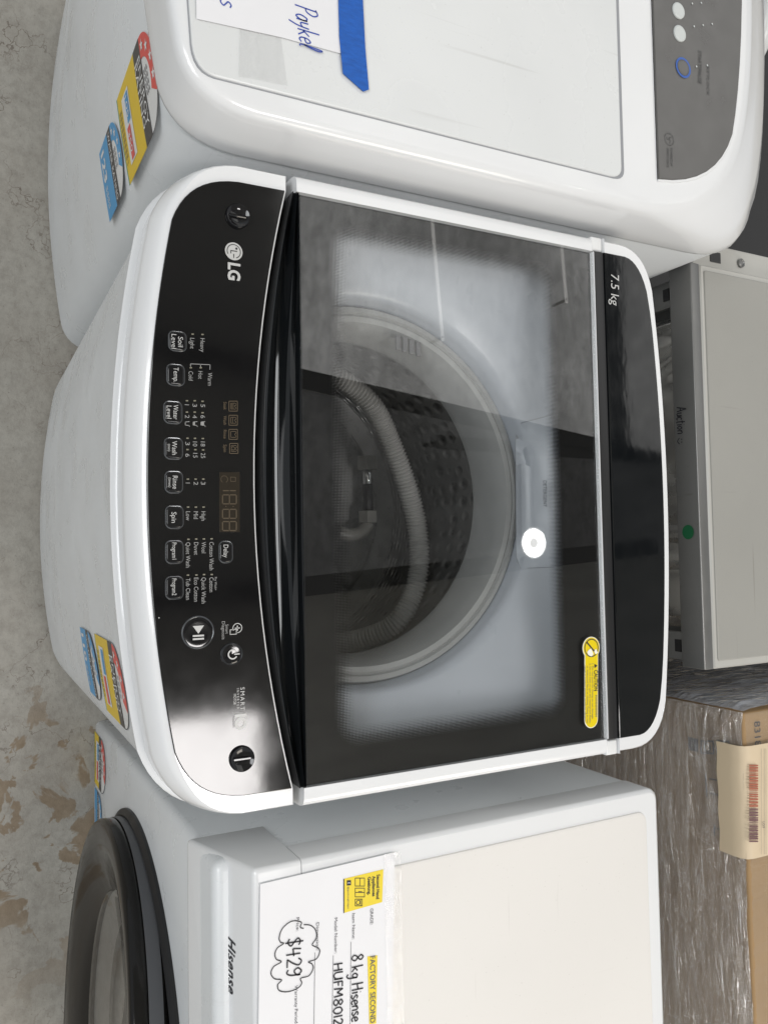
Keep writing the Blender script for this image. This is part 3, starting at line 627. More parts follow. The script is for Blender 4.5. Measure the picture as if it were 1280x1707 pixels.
# ---- lid
bm = bmesh.new()
def add(bm, V, Fc):
    vs = [bm.verts.new(v) for v in V]
    for f in Fc:
        try: bm.faces.new([vs[i] for i in f])
        except ValueError: pass
rp = [(.2525, .786), (.2702, .786), (.2702, .806), (.2700, .814), (.2693, .8205), (.2680, .8250), (.2660, .8280), (.2632, .8296), (.2595, .8302), (.2525, .8304)]
for s in (1, -1):
    V = [(s * x, y, z) for y in (.0008, .3305) for x, z in rp]; n = len(rp)
    add(bm, V, [(i, (i + 1) % n, n + (i + 1) % n, n + i) for i in range(n)] + [tuple(range(n)), tuple(reversed(range(n, 2 * n)))])
V, Fc = loft(rrect(-.2524, .2524, .3312, .3327, .0005, 2), [(0, .80), (0, .8302), (.0006, .8310)], None, True, True); add(bm, V, Fc)
LID = from_bm('lid', bm, 'white_gloss', LG, angle=40)
# scooped black handle along the curved front of the lid
V = []; nx = 60; prof = [(0.0, -.045), (0.0, -.001), (.03, .0), (.10, -.0006), (.20, -.0045), (.38, -.0105), (.52, -.0085), (.60, -.002), (.68, .0002), (.80, -.003), (.90, -.0055), (.955, -.0015), (.99, -.0002), (1.0, -.03)]
for i in range(nx + 1):
    x = -.2522 + .5044 * i / nx; y0 = seam(x) + .0022; y1 = .0030; ed = min(1, (1 - abs(x) / .2522) * 9); ed = ed * ed * (3 - 2 * ed)
    for t, dz in prof: V.append((x, y0 + (y1 - y0) * t, .8300 + (dz * (.25 + .75 * ed) if -.02 < dz < -.0005 and 0 < t < 1 else dz)))
k = len(prof); Fc = [(i * k + j, i * k + j + 1, (i + 1) * k + j + 1, (i + 1) * k + j) for i in range(nx) for j in range(k - 1)]
Fc = [tuple(reversed(f)) for f in Fc]
mobj('handle', V, Fc, 'black_gloss', LID, angle=50)
V, Fc = loft(rrect(-.2523, .2523, .0034, .3309, .0015, 3), [(0, .8262), (0, .8300), (.0005, .8305)], None, True, True); mobj('glass_pane', V, Fc, 'lid_glass', LID, angle=20)
V = [(-.252 + .504 * i / 2, .0036 + .3270 * j / 2, .8258) for j in range(3) for i in range(3)]
mobj('frit_border', V, [(0, 1, 4, 3), (1, 2, 5, 4), (3, 4, 7, 6), (4, 5, 8, 7)], 'frit', LID, False)
# caution label stuck on the glass
SZ = .8309
a = at(985, 1080, 2, SZ); b = at(985, 1199, 2, SZ); Rr = .0112; rw = .0088
def stadium(g):
    pts = []
    th0 = math.acos(min(1, (rw + 0) / Rr))
    for i in range(25): t = R(52) + (2 * math.pi - R(104)) * i / 24; pts.append((a.x + (Rr + g) * math.cos(t), a.y + (Rr + g) * math.sin(t)))
    for i in range(13): t = -math.pi / 2 + math.pi * i / 12; pts.append((b.x + (rw + g) * math.cos(t), b.y + (rw + g) * math.sin(t)))
    return pts
cl = slab('caution_label', stadium(0), SZ - .0004, SZ, 'sticker_white', LID, .0001)
flat('caution_label_print', [stadium(-.0008)], zf(SZ + .0002), 'sticker_yellow', LID)
z_ = SZ + .0004
flat('prohibition_sign', ring_poly(a.x, a.y, .0082, .0092, 30) + [seg_poly((a.x - .0060, a.y - .0058), (a.x + .0060, a.y + .0058), .0016)], zf(z_), 'ink_black', LID)
flat('hand_pictogram', [[(a.x + .0005, a.y - .0005), (a.x + .0065, a.y + .0022), (a.x + .0085, a.y - .0005), (a.x + .0070, a.y - .0045), (a.x + .0035, a.y - .0060), (a.x + .0015, a.y - .0035)], [(a.x + .001, a.y + .0055), (a.x + .0052, a.y + .0080), (a.x + .0068, a.y + .0050), (a.x + .0040, a.y + .0030)]], zf(z_ + .0002), 'sticker_white', LID)
def stxt(s, x, y0, y1, cap, mat='ink_black', bold=0.0, name='caution_lettering'): return ptxt(s, x, y0, y1, cap, mat, LID, z_, bold, name)
tri = at(992.5, 1110, 2, z_); flat('warning_triangle', [[(tri.x - .0022, tri.y - .0018), (tri.x + .0022, tri.y - .0018), (tri.x, tri.y + .0024)]], zf(z_), 'ink_black', LID)
stxt('CAUTION', 993, 1117, 1152, 6, bold=.02)
stxt('1. Do not push lid. Doing so can damage', 987.5, 1106, 1198, 2.6, 'ink_grey'); stxt('2. Do not wash or spin dry waterproof sheets,', 983.3, 1106, 1206, 2.6, 'ink_grey')
stxt('or waterproof fabric or clothing. Doing so may', 979, 1110, 1206, 2.6, 'ink_grey'); stxt('result in product damage caused by vibration', 975, 1110, 1204, 2.6, 'ink_grey')
for i in range(8): stxt('H', 993.5, 1159 + i * 4.6, 1162.6 + i * 4.6, 3.4, 'ink_grey', .02)

# ---- rear deck
dk = rear_pts() + [(-.27, .3475), (-.27, .3462), (.27, .3462), (.27, .3475)]
sst = lambda t: (lambda q: q * q * (3 - 2 * q))(max(0, min(1, t)))
wt = [.42 for p in dk[:-4]] + [.42, .1, .1, .42]
V, Fc = loft(dk, [(.012, .772), (.001, .780), (0, .784), (0, .806), (.001, .812), (.003, .8195), (.006, .8255), (.009, .829), (.0125, .8302)], wt); mobj('rear_deck', V, Fc, 'white_gloss', LG, angle=40)
nn = normals2(dk); ins = [.0115 + .0040 * sst((abs(p[0]) - .18) / .085) for p in dk]
pk = [(p[0] + nn[i].x * ins[i], p[1] + nn[i].y * ins[i]) for i, p in enumerate(dk[:-4])]
pk = [(max(-.2535, min(.2535, x)), y) for x, y in pk if y > .36] + [(-.2535, .3466), (.2535, .3466)]
slab('rear_panel', pk, .8270, .8312, 'black_gloss', LG, .0012)
bbox('hinge_channel', -.2535, .2535, .3330, .3459, .79, .8300, .001, 'black_plain', LG)
for s in (-1, 1): bbox('hinge_cover', *sorted((s * .2545, s * .2695)), .3307, .3460, .79, .8285, .002, 'white_plastic', LG)
ptxt('7.5 kg', 1024.5, 456, 508, 13, 'print_bright', z=.8322)

# ---- seen through the glass: tub cover, ring, drum
DC = (0.0, .099); nth = 96
def rectpt(th, x0, x1, y0, y1):
    dx, dy = math.cos(th), math.sin(th); t = 9
    if dx > 1e-6: t = min(t, (x1 - DC[0]) / dx)
    if dx < -1e-6: t = min(t, (x0 - DC[0]) / dx)
    if dy > 1e-6: t = min(t, (y1 - DC[1]) / dy)
    if dy < -1e-6: t = min(t, (y0 - DC[1]) / dy)
    return t
V = []; levels = [(1.0, .800), (.93, .799), (.75, .795), (.5, .787), (.25, .779), (.08, .773), (.02, .769), (0, .763), (-.004, .745)]
for fr, z in levels:
    for i in range(nth):
        th = 2 * math.pi * i / nth; ro = max(.196, rectpt(th, -.258, .258, -.125, .319)); ro = min(ro, .215) if math.sin(th) < -.35 else ro; r = .188 + (ro - .188) * fr if fr >= 0 else .188 + fr
        V.append((DC[0] + r * math.cos(th), DC[1] + r * math.sin(th), z))
Fc = [(l * nth + i, (l + 1) * nth + i, (l + 1) * nth + (i + 1) % nth, l * nth + (i + 1) % nth) for l in range(len(levels) - 1) for i in range(nth)]
mobj('tub_cover', V, [tuple(reversed(f)) for f in Fc], 'tub_cover', LG, angle=50)
def revolve(name, prof, mat, parent, n=96, uv=False):
    V = []; U = []
    for j, (r, z) in enumerate(prof):
        for i in range(n + 1):
            th = 2 * math.pi * i / n; V.append((DC[0] + r * math.cos(th), DC[1] + r * math.sin(th), z)); U.append((i / n, j / (len(prof) - 1)))
    Fc = [(j * (n + 1) + i, j * (n + 1) + i + 1, (j + 1) * (n + 1) + i + 1, (j + 1) * (n + 1) + i) for j in range(len(prof) - 1) for i in range(n)]
    return mobj(name, V, Fc, mat, parent, angle=40, uvs=U if uv else None)
ring = revolve('balance_ring', [(.1865, .735), (.1860, .752), (.183, .757), (.178, .758), (.1765, .755), (.174, .757), (.169, .756), (.1655, .748), (.163, .735), (.161, .712), (.163, .700), (.200, .697)], 'balance_ring', LG)
drum = revolve('drum', [(.200, .699), (.201, .64), (.201, .56), (.201, .50), (.196, .475), (.185, .465)], 'drum_steel', LG, uv=True)
revolve('drum_floor', [(.1855, .4655), (.175, .463), (.160, .464), (.158, .470), (.150, .476), (.10, .486), (.05, .498), (.028, .503), (.026, .510), (.018, .513), (.0005, .513)], 'pulsator', LG)
# raised vanes of the wash plate
for k in range(3):
    an = 2 * math.pi * k / 3 + .5; P = [Vector((DC[0] + r * math.cos(an + (r - .03) * 3), DC[1] + r * math.sin(an + (r - .03) * 3), .506 - r * .22)) for r in (.03, .06, .09, .12, .145)]
    tube('wash_vane', catmull(P, 5), .011, 'pulsator', LG, 10)
# lint window and moulded marks on the ring
for k in range(4):
    p = at(664 + k * 11.2, 571 + k * 3.6, 2, .7585); bbox('ring_window', p.x - .0075, p.x + .0075, p.y - .0028, p.y + .0028, .7560, .7592, .0006, 'ring_dark', ring, 1)
# detergent drawer set in the cover
def cover_z(x, y):
    th = math.atan2(y - DC[1], x - DC[0]); r = math.hypot(x - DC[0], y - DC[1]); ro = max(.196, rectpt(th, -.258, .258, -.125, .319)); fr = (r - .188) / (ro - .188)
    lv = [(f_, z_) for f_, z_ in levels if f_ >= 0]
    for (fa, za), (fb, zb) in zip(lv, lv[1:]):
        if fa >= fr >= fb: return zb + (za - zb) * (fr - fb) / (fa - fb)
    return lv[0][1] if fr > 1 else lv[-1][1]
dq = [at(884, 702, 2, .790), at(928, 690, 2, .799), at(932, 945, 2, .799), at(886, 947, 2, .790)]
def dgrid(g, dz, n=14):
    V = []
    for j in range(5):
        for i in range(n + 1):
            a_ = dq[0].lerp(dq[3], i / n); b_ = dq[1].lerp(dq[2], i / n); p = a_.lerp(b_, j / 4); c_ = (dq[0] + dq[2]) / 2; p = c_ + (p - c_) * (1 + g); V.append((p.x, p.y, cover_z(p.x, p.y) + dz))
    return V, [(j * (n + 1) + i, j * (n + 1) + i + 1, (j + 1) * (n + 1) + i + 1, (j + 1) * (n + 1) + i) for j in range(4) for i in range(n)]
drw = mobj('detergent_drawer', *dgrid(0, .0010), 'tub_cover', LG, angle=60)
mobj('drawer_gap', *dgrid(.010, .0005), 'seam_grey', drw, angle=60)
ptxt('DETERGENT', 908, 801, 845, 6, 'ink_grey', drw, .8010, name='drawer_lettering')

# ================================================================== THINGS LYING IN THE DRUM
hp = [(-.05, -.055, .500), (-.11, -.01, .515), (-.150, .05, .565), (-.150, .11, .615), (-.122, .170, .618), (-.075, .208, .604), (-.010, .236, .600), (.044, .246, .602), (.098, .240, .604), (.143, .216, .598), (.163, .186, .572), (.171, .160, .535), (.166, .138, .496), (.150, .118, .484)]
path = catmull([Vector(p) for p in hp], 40)
tot = [0.0]
for i in range(1, len(path)): tot.append(tot[-1] + (path[i] - path[i - 1]).length)
step = .00075; res = []; j = 0; s = 0.0
while s < tot[-1]:
    while tot[j + 1] < s: j += 1
    t = (s - tot[j]) / max(1e-9, tot[j + 1] - tot[j]); res.append(path[j].lerp(path[j + 1], t)); s += step
ho = tube('drain_hose', res, .0132, 'hose_grey', None, 18, lambda i: 1 - .085 * (1 + math.cos(2 * math.pi * i * step / .0045)))
tag(ho, 'grey corrugated drain hose curled up inside the drum under the glass lid', 'hose')
ft = thing('collared_piece', 'pale plastic piece with chrome collar lying on the wash plate', 'fitting')  # pale jointed piece built for an unclear shape in the drum
q0 = Vector((-.080, .222, .512)); dx = Vector((1, 0.0, 0))
def cyl(name, a, b, r, mat, seg=20, rr=None): return tube(name, [a + (b - a) * t for t in (0, .03, .5, .97, 1)], r, mat, ft, seg, rr or (lambda i: .9 if i in (0, 4) else 1))
cyl('cap_nut', q0 + dx * .012, q0 + dx * .030, .014, 'pale_plastic', 6); cyl('chrome_collar', q0 + dx * .031, q0 + dx * .049, .0062, 'chrome'); cyl('rubber_sleeve', q0 + dx * .049, q0 + dx * .084, .0068, 'rubber_black'); cyl('coupling_nut', q0 + dx * .084, q0 + dx * .100, .0135, 'pale_plastic', 6)
tube('elbow', catmull([q0 + Vector((.100, 0, 0)), q0 + Vector((.112, -.010, 0)), q0 + Vector((.116, -.026, -.001)), q0 + Vector((.112, -.042, -.002))], 6), .0088, 'pale_plastic', ft, 14)
# ================================================================== ENERGY AND WATER LABELS
def star(cu, cv, r, rot=90):
    return [(cu + (r if k % 2 == 0 else r * .42) * math.cos(R(rot + 36 * k)), cv + (r if k % 2 == 0 else r * .42) * math.sin(R(rot + 36 * k))) for k in range(10)]
def sector(cu, cv, r0, r1, a0, a1, n=20): return ring_poly(cu, cv, r0, r1, n, a0, a1)
def rect(u0, v0, u1, v1, n=6):
    return [[(u0 + (u1 - u0) * i / n, v0), (u0 + (u1 - u0) * (i + 1) / n, v0), (u0 + (u1 - u0) * (i + 1) / n, v1), (u0 + (u1 - u0) * i / n, v1)] for i in range(n)]
def rating_label(parent, surf, x0, z0, W, Ht, kind, stars, nums, label):
    def f(e): return lambda u, v: Vector((x0 + u, surf(x0 + u) - .0006 - e, z0 + v))
    arch = W / 2; body = Ht - arch * .98; E_ = kind == 'energy'
    base = flat('energy_label' if E_ else 'water_label', rect(0, 0, W, body, 8) + sector(W / 2, body, .0001, arch, 0, 180, 24), f(0), 'energy_white', parent); base['label'] = label
    hue = 'energy_red' if E_ else 'energy_blue'; bot = 'energy_yellow' if E_ else 'energy_blue'
    band0 = body - (W * .30 if E_ else W * .25); nm = lambda s: s
    flat('label_print', rect(0, .035 * W, W, band0, 8), f(.0003), bot, parent)
    flat('label_print', rect(0, 0, W, .035 * W, 8), f(.0003), 'energy_green' if E_ else 'energy_white', parent)
    flat('label_print', rect(0, band0, W, body, 8), f(.0003), 'energy_dark', parent)
    flat('label_print', sector(W / 2, body, arch * .55, arch * .985, 180, 180 - 180 * stars / 6, 24), f(.0003), hue, parent)
    flat('label_star', [star(W / 2 + arch * .77 * math.cos(R(165 - 28 * k)), body + arch * .77 * math.sin(R(165 - 28 * k)), arch * .13) for k in range(int(stars))], f(.0006), 'energy_white', parent)
    flat('label_outline', sector(W / 2, body, arch * .975, arch, 0, 180 - 180 * stars / 6, 14), f(.0003), 'ink_grey', parent)
    if E_:
        lettering('lettering', 'ENERGY', f(.0006), W * .16, band0 + W * .155, W * .70, W * .125, 'energy_white', parent); lettering('lettering', 'RATING', f(.0006), W * .16, band0 + W * .015, W * .66, W * .125, 'energy_white', parent)
        flat('label_print', rect(W * .13, W * .26, W * .87, W * .62, 6), f(.0006), 'energy_white', parent)
        flat('label_print', rect(W * .16, W * .43, W * .47, W * .58, 3), f(.0009), 'energy_blue', parent); flat('label_print', rect(W * .50, W * .36, W * .85, W * .51, 3), f(.0009), 'energy_red', parent)
        for i, s in enumerate(nums):
            if s: lettering('lettering', s, f(.0012), W * (.20 + .36 * i), W * (.455 - .07 * i), W * .22, W * .10, 'energy_white', parent)
        for k in range(4): flat('fine_print', [[(W * (.2 + j * .062), W * (.08 + k * .034)), (W * (.2 + j * .062 + .045), W * (.08 + k * .034)), (W * (.2 + j * .062 + .045), W * (.092 + k * .034)), (W * (.2 + j * .062), W * (.092 + k * .034))] for j in range(10 - k % 2)], f(.0006), 'ink_grey', parent)
    else:
        lettering('lettering', 'WATER RATING', f(.0006), W * .05, band0 + W * .07, W * .9, W * .12, 'energy_white', parent)
        lettering('lettering', nums[0], f(.0006), W * .08, W * .16, W * .42, W * .22, 'energy_white', parent, .03)
        for k in range(2): flat('fine_print', [[(W * (.56 + j * .08), W * (.18 + k * .08)), (W * (.56 + j * .08 + .06), W * (.18 + k * .08)), (W * (.56 + j * .08 + .06), W * (.21 + k * .08)), (W * (.56 + j * .08), W * (.21 + k * .08))] for j in range(4)], f(.0006), 'energy_white', parent)
    for k in range(3): flat('fine_print', [[(W * (.36 + j * .07), body + arch * (.1 + k * .11)), (W * (.36 + j * .07 + .05), body + arch * (.1 + k * .11)), (W * (.36 + j * .07 + .05), body + arch * (.14 + k * .11)), (W * (.36 + j * .07), body + arch * (.14 + k * .11))] for j in range(4)], f(.0006), 'ink_grey', parent)
surfLG = lambda x: yfront(min(x, .215)) + .0045
rating_label(LG, surfLG, .135, .603, .078, .142, 'energy', 4, ('', ''), 'yellow and red energy rating label on the front of the cabinet')
rating_label(LG, surfLG, .137, .487, .074, .100, 'water', 4, ('110',), 'blue water rating label below the energy label')

# ================================================================== LEFT WHITE TOP LOADER
WL = thing('white_top_loading_washing_machine', 'plain white top loading washing machine with grey rear panel and blue taped note', 'washing machine')
XC = -.6; ZT = .865
def yl(x): return -.130 + .306 * (x - XC) ** 2
def yl2(x): return -.1345 + .312 * (x - XC) ** 2
def wl_outline(fn, xs, rc):
    a = [(-.865 + .53 * i / 24, fn(-.865 + .53 * i / 24)) for i in range(25)]
    c = bez(a[-1], (xs - .003, fn(-.335) + .010), (xs, -.045), 9)[1:]
    return a + c + rc + [(2 * XC - x, y) for x, y in reversed(rc)] + [(2 * XC - x, y) for x, y in reversed(c)]
def rear_corner(xs, ys, rear_y, p1, mid, p2): return bez((xs, ys), p1, mid, 9) + bez(mid, p2, (xs - .30, rear_y), 7)[1:]
low = lambda xs: rear_corner(xs, .500, .640, (xs, .585), (xs - .060, .602), (xs - .11, .634))
o1 = wl_outline(yl, -.2885, low(-.2885))
V, Fc = loft(o1, [(.01, .004), (.004, .012), (.002, .5), (0, .790), (.003, .800)], None, False); mobj('cabinet', V, Fc, 'white_enamel', WL)
oA = wl_outline(yl2, -.2865, low(-.2865)); oB = wl_outline(yl2, -.2865, rear_corner(-.2865, .36, .560, (-.2925, .475), (-.3715, .520), (-.435, .554)))
rings = [(0, .012, .794), (0, .004, .798), (0, .0010, .801), (0, .0004, .805), (.08, .0008, .818), (.35, .0016, .836), (.75, .0026, .852), (.93, .0036, .8585), (.98, .0056, .8618), (1, .0085, .8640), (1, .0125, .8648), (1, .018, ZT)]
nA, nB = normals2(oA), normals2(oB); V = []; n = len(oA)
for t, ins, z in rings:
    for k in range(n):
        p = Vector(oA[k]).lerp(Vector(oB[k]), t); q = nA[k].lerp(nB[k], t); V.append((p.x + q.x * ins, p.y + q.y * ins, z))
Fc = [(r * n + i, r * n + (i + 1) % n, (r + 1) * n + (i + 1) % n, (r + 1) * n + i) for r in range(len(rings) - 1) for i in range(n)] + [tuple((len(rings) - 1) * n + i for i in range(n))]
mobj('top_cover', V, Fc, 'white_gloss', WL, angle=40)
# flat lid in its shallow surround
lo = [(-.885, -.098), (-.60, -.1085), (-.45, -.1060), (-.335, -.0985)] + bez((-.335, -.0985), (-.3140, -.0965), (-.3130, -.080), 6)[1:] + [ (-.3145, .20), (-.3160, .325)] + bez((-.3160, .325), (-.3165, .3395), (-.328, .3395), 5)[1:] + [(-.885, .3395)]
slab('lid_gap', [(a + (.0010 if a > -.4 else 0), b + (.0045 if b > .3 else -.0008)) for a, b in lo], .860, ZT + .0006, 'seam_grey', WL, .0002)
slab('lid', lo, .861, ZT + .0022, 'lid_white', WL, .0014)
# rear control panel
pr = [(-.90, .3905), (-.326, .3905)] + bez((-.326, .3905), (-.335, .478), (-.400, .506), 8)[1:] + bez((-.400, .506), (-.47, .526), (-.60, .533), 6)[1:] + [(-.90, .533)]
slab('panel_bezel', [(a + (.002 if a > -.7 else 0), b + (.002 if b > .4 else 0)) for a, b in pr], .8625, ZT + .0014, 'white_gloss', WL, .0006)
slab('control_panel', pr, .863, ZT + .0026, 'panel_grey', WL, .0008)
tz = ZT + .0030
for x, y in ((1130, 18), (1132, 56)):
    p = at(x, y, 2, tz); V, Fc = loft(circ(p.x, p.y, .0088, 30), [(-.0004, ZT), (0, tz + .0008), (.0015, tz + .0016)]); mobj('button', V, Fc, 'button_white', WL)
p = at(1138, 113, 2, tz); sb = flat('start_ring', ring_poly(p.x, p.y, .0088, .0112, 36), zf(tz + .0003), 'blue_ring', WL)
V, Fc = loft(circ(p.x, p.y, .0086, 30), [(0, ZT), (0, tz + .0006), (.002, tz + .001)]); mobj('button', V, Fc, 'panel_grey', WL)
for s, xc, y0, y1, cp in [('START/PAUSE', 1166, 83, 138, 5.5), ('KEYLOCK', 1180, 110, 158, 4), ('POWERED BY', 1119, 246, 276, 3.4), ('SMARTDRIVE', 1113, 246, 278, 3.4)]: ptxt(s, xc, y0, y1, cp, 'panel_print', WL, tz + .0002)
c = at(1115, 232, 2, tz); flat('fan_symbol', ring_poly(c.x, c.y, .0062, .0067, 26) + [q for k in range(3) for q in ring_poly(c.x + .0022 * math.cos(2.1 * k), c.y + .0022 * math.sin(2.1 * k), .0013, .0018, 10, 120 * k, 120 * k + 200)], zf(tz + .0002), 'panel_print', WL)
for x, y in ((1153, 6), (1168, 5), (1156, 44), (1171, 42), (1186, 40), (1160, 111), (1178, 109)):
    p = at(x, y, 2, tz); flat('indicator_light', [circ(p.x, p.y, .0011, 10)], zf(tz + .0003), 'button_white', WL)
rating_label(WL, yl, -.396, .648, .084, .152, 'energy', 4, ('105', '350'), 'yellow and red energy rating label on the front of the cabinet')
rating_label(WL, yl, -.394, .530, .076, .108, 'water', 4, ('123',), 'blue water rating label below the energy label')
# note and tapes on its lid
NZ = ZT + .0034
def sheet(name, pts, z, mat, parent=None, th=.0003, curl=0):
    o = [at(x, y, 2, z) for x, y in pts]; o = [(p.x, p.y) for p in o]
    ar = sum(o[i][0] * o[(i + 1) % len(o)][1] - o[(i + 1) % len(o)][0] * o[i][1] for i in range(len(o)))
    if ar < 0: o.reverse()
    V, Fc = loft(o, [(0, z - th), (0, z)], None, True, True); return mobj(name, V, Fc, mat, parent, False)
nt_ = thing('paper_note', 'white paper note with blue handwriting taped to the plain white lid', 'note')
sheet('paper', [(327, -60), (328, 31), (469, 62), (568, 89), (563, -60)], NZ, 'paper', nt_)
fz = NZ + .0003
A = at(492, 6, 2, fz); B = at(500, 70, 2, fz); d = B - A
handwriting('handwriting', 'Paykel', planef(A, d, Vector((-d.y, d.x, 0))), 0, 0, .019, .0011, 'ink_blue', nt_, .2, d.length * 1.12)
A = at(368, -4, 2, fz); handwriting('handwriting', 's', planef(A, d, Vector((-d.y, d.x, 0))), 0, 0, .016, .0011, 'ink_blue', nt_, .2)
tag(sheet('clear_tape', [(400, 45), (469, 62), (480, 143), (405, 128), (398, 128)], NZ - .0003, 'clear_tape'), 'strip of clear tape below the paper note on the white lid', 'tape')
tag(sheet('blue_tape', [(563, -60), (566, 60), (572, 122), (590, 138), (606, 152), (615, 149), (609, 80), (602, -60)], NZ + .0012, 'tape_blue', None, .0007), 'strip of bright blue masking tape over the paper note', 'tape')

# ================================================================== RIGHT FRONT LOADER
WR = thing('front_loading_washing_machine', 'white front loading washing machine with black round door and price sheet', 'washing machine')
HX, HT = .335, .772
bbox('cabinet', HX, .935, -.05, .455, .008, .735, .010, 'white_enamel', WR)
def prism(name, prof, x0, x1, bev, mat, parent, nobev=99):
    bm = bmesh.new(); a = [bm.verts.new((x0, y, z)) for y, z in prof]; b = [bm.verts.new((x1, y, z)) for y, z in prof]; n = len(prof)
    for i in range(n): bm.faces.new((a[i], a[(i + 1) % n], b[(i + 1) % n], b[i]))
    bm.faces.new(a); bm.faces.new(list(reversed(b))); bmesh.ops.recalc_face_normals(bm, faces=bm.faces)
    bmesh.ops.bevel(bm, geom=[e for e in bm.edges if e.calc_face_angle(0) > R(25) and not all(abs(v.co.y - nobev) < 1e-6 for v in e.verts)], offset=bev, segments=3, affect='EDGES', profile=.5)
    return from_bm(name, bm, mat, parent)
console = prism('console', [(-.0565, .664), (-.0565, .672), (-.024, HT), (.020, HT), (.020, .664)], HX - .0015, .9365, .0045, 'white_gloss', WR, .020)
cp0 = Vector((0, -.0565, .672)); cdir = Vector((0, .0325, HT - .672)).normalized(); cn = Vector((0, -cdir.z, cdir.y))
def atp(x, y, P0, n):
    d = CF + CR * ((x - 640) / F_PX) + CU * ((853.5 - y) / F_PX); return CC + d * ((P0 - CC).dot(n) / d.dot(n))
# recessed drawer grip, cut into the console
g0 = atp(341, 1476, cp0, cn); g1 = atp(367, 1690, cp0, cn)
uu = lambda p: p.x; vv = lambda p: (p - cp0).dot(cdir)
u0, u1, v0, v1 = uu(g0), uu(g1), vv(g0), vv(g1)
oc = rrect(u0, u1, v0, v1, .007, 5)
cutv = []; npt = len(oc)
for dep, ins in ((.012, 0), (-.013, .0015)):
    cx_, cy_ = (u0 + u1) / 2, (v0 + v1) / 2
    for u, v in oc: cutv.append(cp0 + Vector((1, 0, 0)) * (cx_ + (u - cx_) * (1 - ins * 8)) + cdir * (cy_ + (v - cy_) * (1 - ins * 30)) + cn * dep)
Fc = [(i, (i + 1) % npt, npt + (i + 1) % npt, npt + i) for i in range(npt)] + [tuple(reversed(range(npt))), tuple(npt + i for i in range(npt))]
cut = mobj('cutter', cutv, Fc, 'white_gloss', None, False)
bmx = bmesh.new(); bmx.from_mesh(cut.data); bmesh.ops.recalc_face_normals(bmx, faces=bmx.faces); bmx.to_mesh(cut.data); bmx.free()
md = console.modifiers.new('b', 'BOOLEAN'); md.object = cut; md.operation = 'DIFFERENCE'; md.solver = 'EXACT'
dg = bpy.context.evaluated_depsgraph_get(); me = bpy.data.meshes.new_from_object(console.evaluated_get(dg)); console.modifiers.clear(); console.data = me; bpy.data.objects.remove(cut)
me.set_sharp_from_angle(angle=R(32))
A = atp(380.5, 1560, cp0, cn); B = atp(380.5, 1654, cp0, cn)
lettering('brand_lettering', 'Hisense', planef(A, B - A, cdir, .0004), 0, 0, (B - A).length * .97, .0115, 'ink_black', WR, .022, .28, 1.08)
# top cover with raised rim and cream inset
x0_, x1_ = HX - .0015, .9365
rc_ = rrect(x0_, x1_, .03, .458, .014, 6); o_ = [(x0_, .0207), (x1_, .0207)] + rc_[7:21]
V, Fc = loft(o_, [(0, .732), (0, .736), (0, .7675), (.0014, .7702), (.0045, .7720)]); V = [(x, max(y, .0207) if y > .0275 else .0207, z) for x, y, z in V]; mobj('top_panel', V, Fc, 'white_gloss', WR, angle=50)
V, Fc = loft(rrect(HX + .022, .915, .040, .437, .012, 5), [(-.001, .7715), (0, .7735), (.002, .7738)]); mobj('top_inset', V, Fc, 'cream_top', WR)
# round door standing slightly open
DR = bpy.data.objects.new('door', None)
ang = R(-4.5); dc = Vector((.655, -.048, .37))
ax = Vector((math.sin(ang), -math.cos(ang), 0)); hx = Vector((math.cos(ang), math.sin(ang), 0))
def rev(name, prof, mat, parent, base, n=110, ax=ax, hx=hx):
    V = []
    for r, h in prof:
        for i in range(n):
            th = 2 * math.pi * i / n; V.append(base + hx * (r * math.cos(th)) + Vector((0, 0, r * math.sin(th))) + ax * (h * .78))
    Fc = [(j * n + i, (j + 1) * n + i, (j + 1) * n + (i + 1) % n, j * n + (i + 1) % n) for j in range(len(prof) - 1) for i in range(n)]
    if prof[-1][0] < .01: Fc.append(tuple((len(prof) - 1) * n + i for i in range(n)))
    o = mobj(name, V, Fc, mat, parent, angle=40)
    return o
rev('door_seal', [(.262, -.004), (.262, .010), (.255, .016), (.245, .014), (.235, .006), (.20, .004), (.15, -.02), (.005, -.02)], 'rubber_black', WR, Vector((.655, -.046, .37)), ax=Vector((0, -1, 0)), hx=Vector((1, 0, 0)))
door = rev('door', [(.10, .018), (.235, .018), (.243, .020), (.248, .024), (.250, .030), (.250, .050), (.247, .0505), (.247, .0525), (.250, .053), (.250, .068), (.2475, .0725), (.242, .0745), (.215, .0700), (.185, .058), (.165, .046), (.160, .042)], 'bezel_dark', WR, dc)
rev('door_side_band', [(.2503, .0305), (.2508, .031), (.2508, .0495), (.2503, .050)], 'bezel_grey', door, dc)
rev('door_glass', [(.161, .043), (.158, .046), (.152, .045), (.13, .038), (.10, .032), (.05, .028), (.004, .027)], 'door_glass', door, dc)
rev('glass_backing', [(.159, .036), (.13, .020), (.09, .010), (.004, .006)], 'steel_grey', door, dc)
# labels at the foot of its front
surfR = lambda x: -.0502
rating_label(WR, surfR, .352, .012, .085, .115, 'energy', 4, ('', ''), 'yellow and red energy rating label low on the front')
rating_label(WR, surfR, .445, .012, .060, .075, 'water', 4, ('',), 'blue water rating label low on the front beside the door')
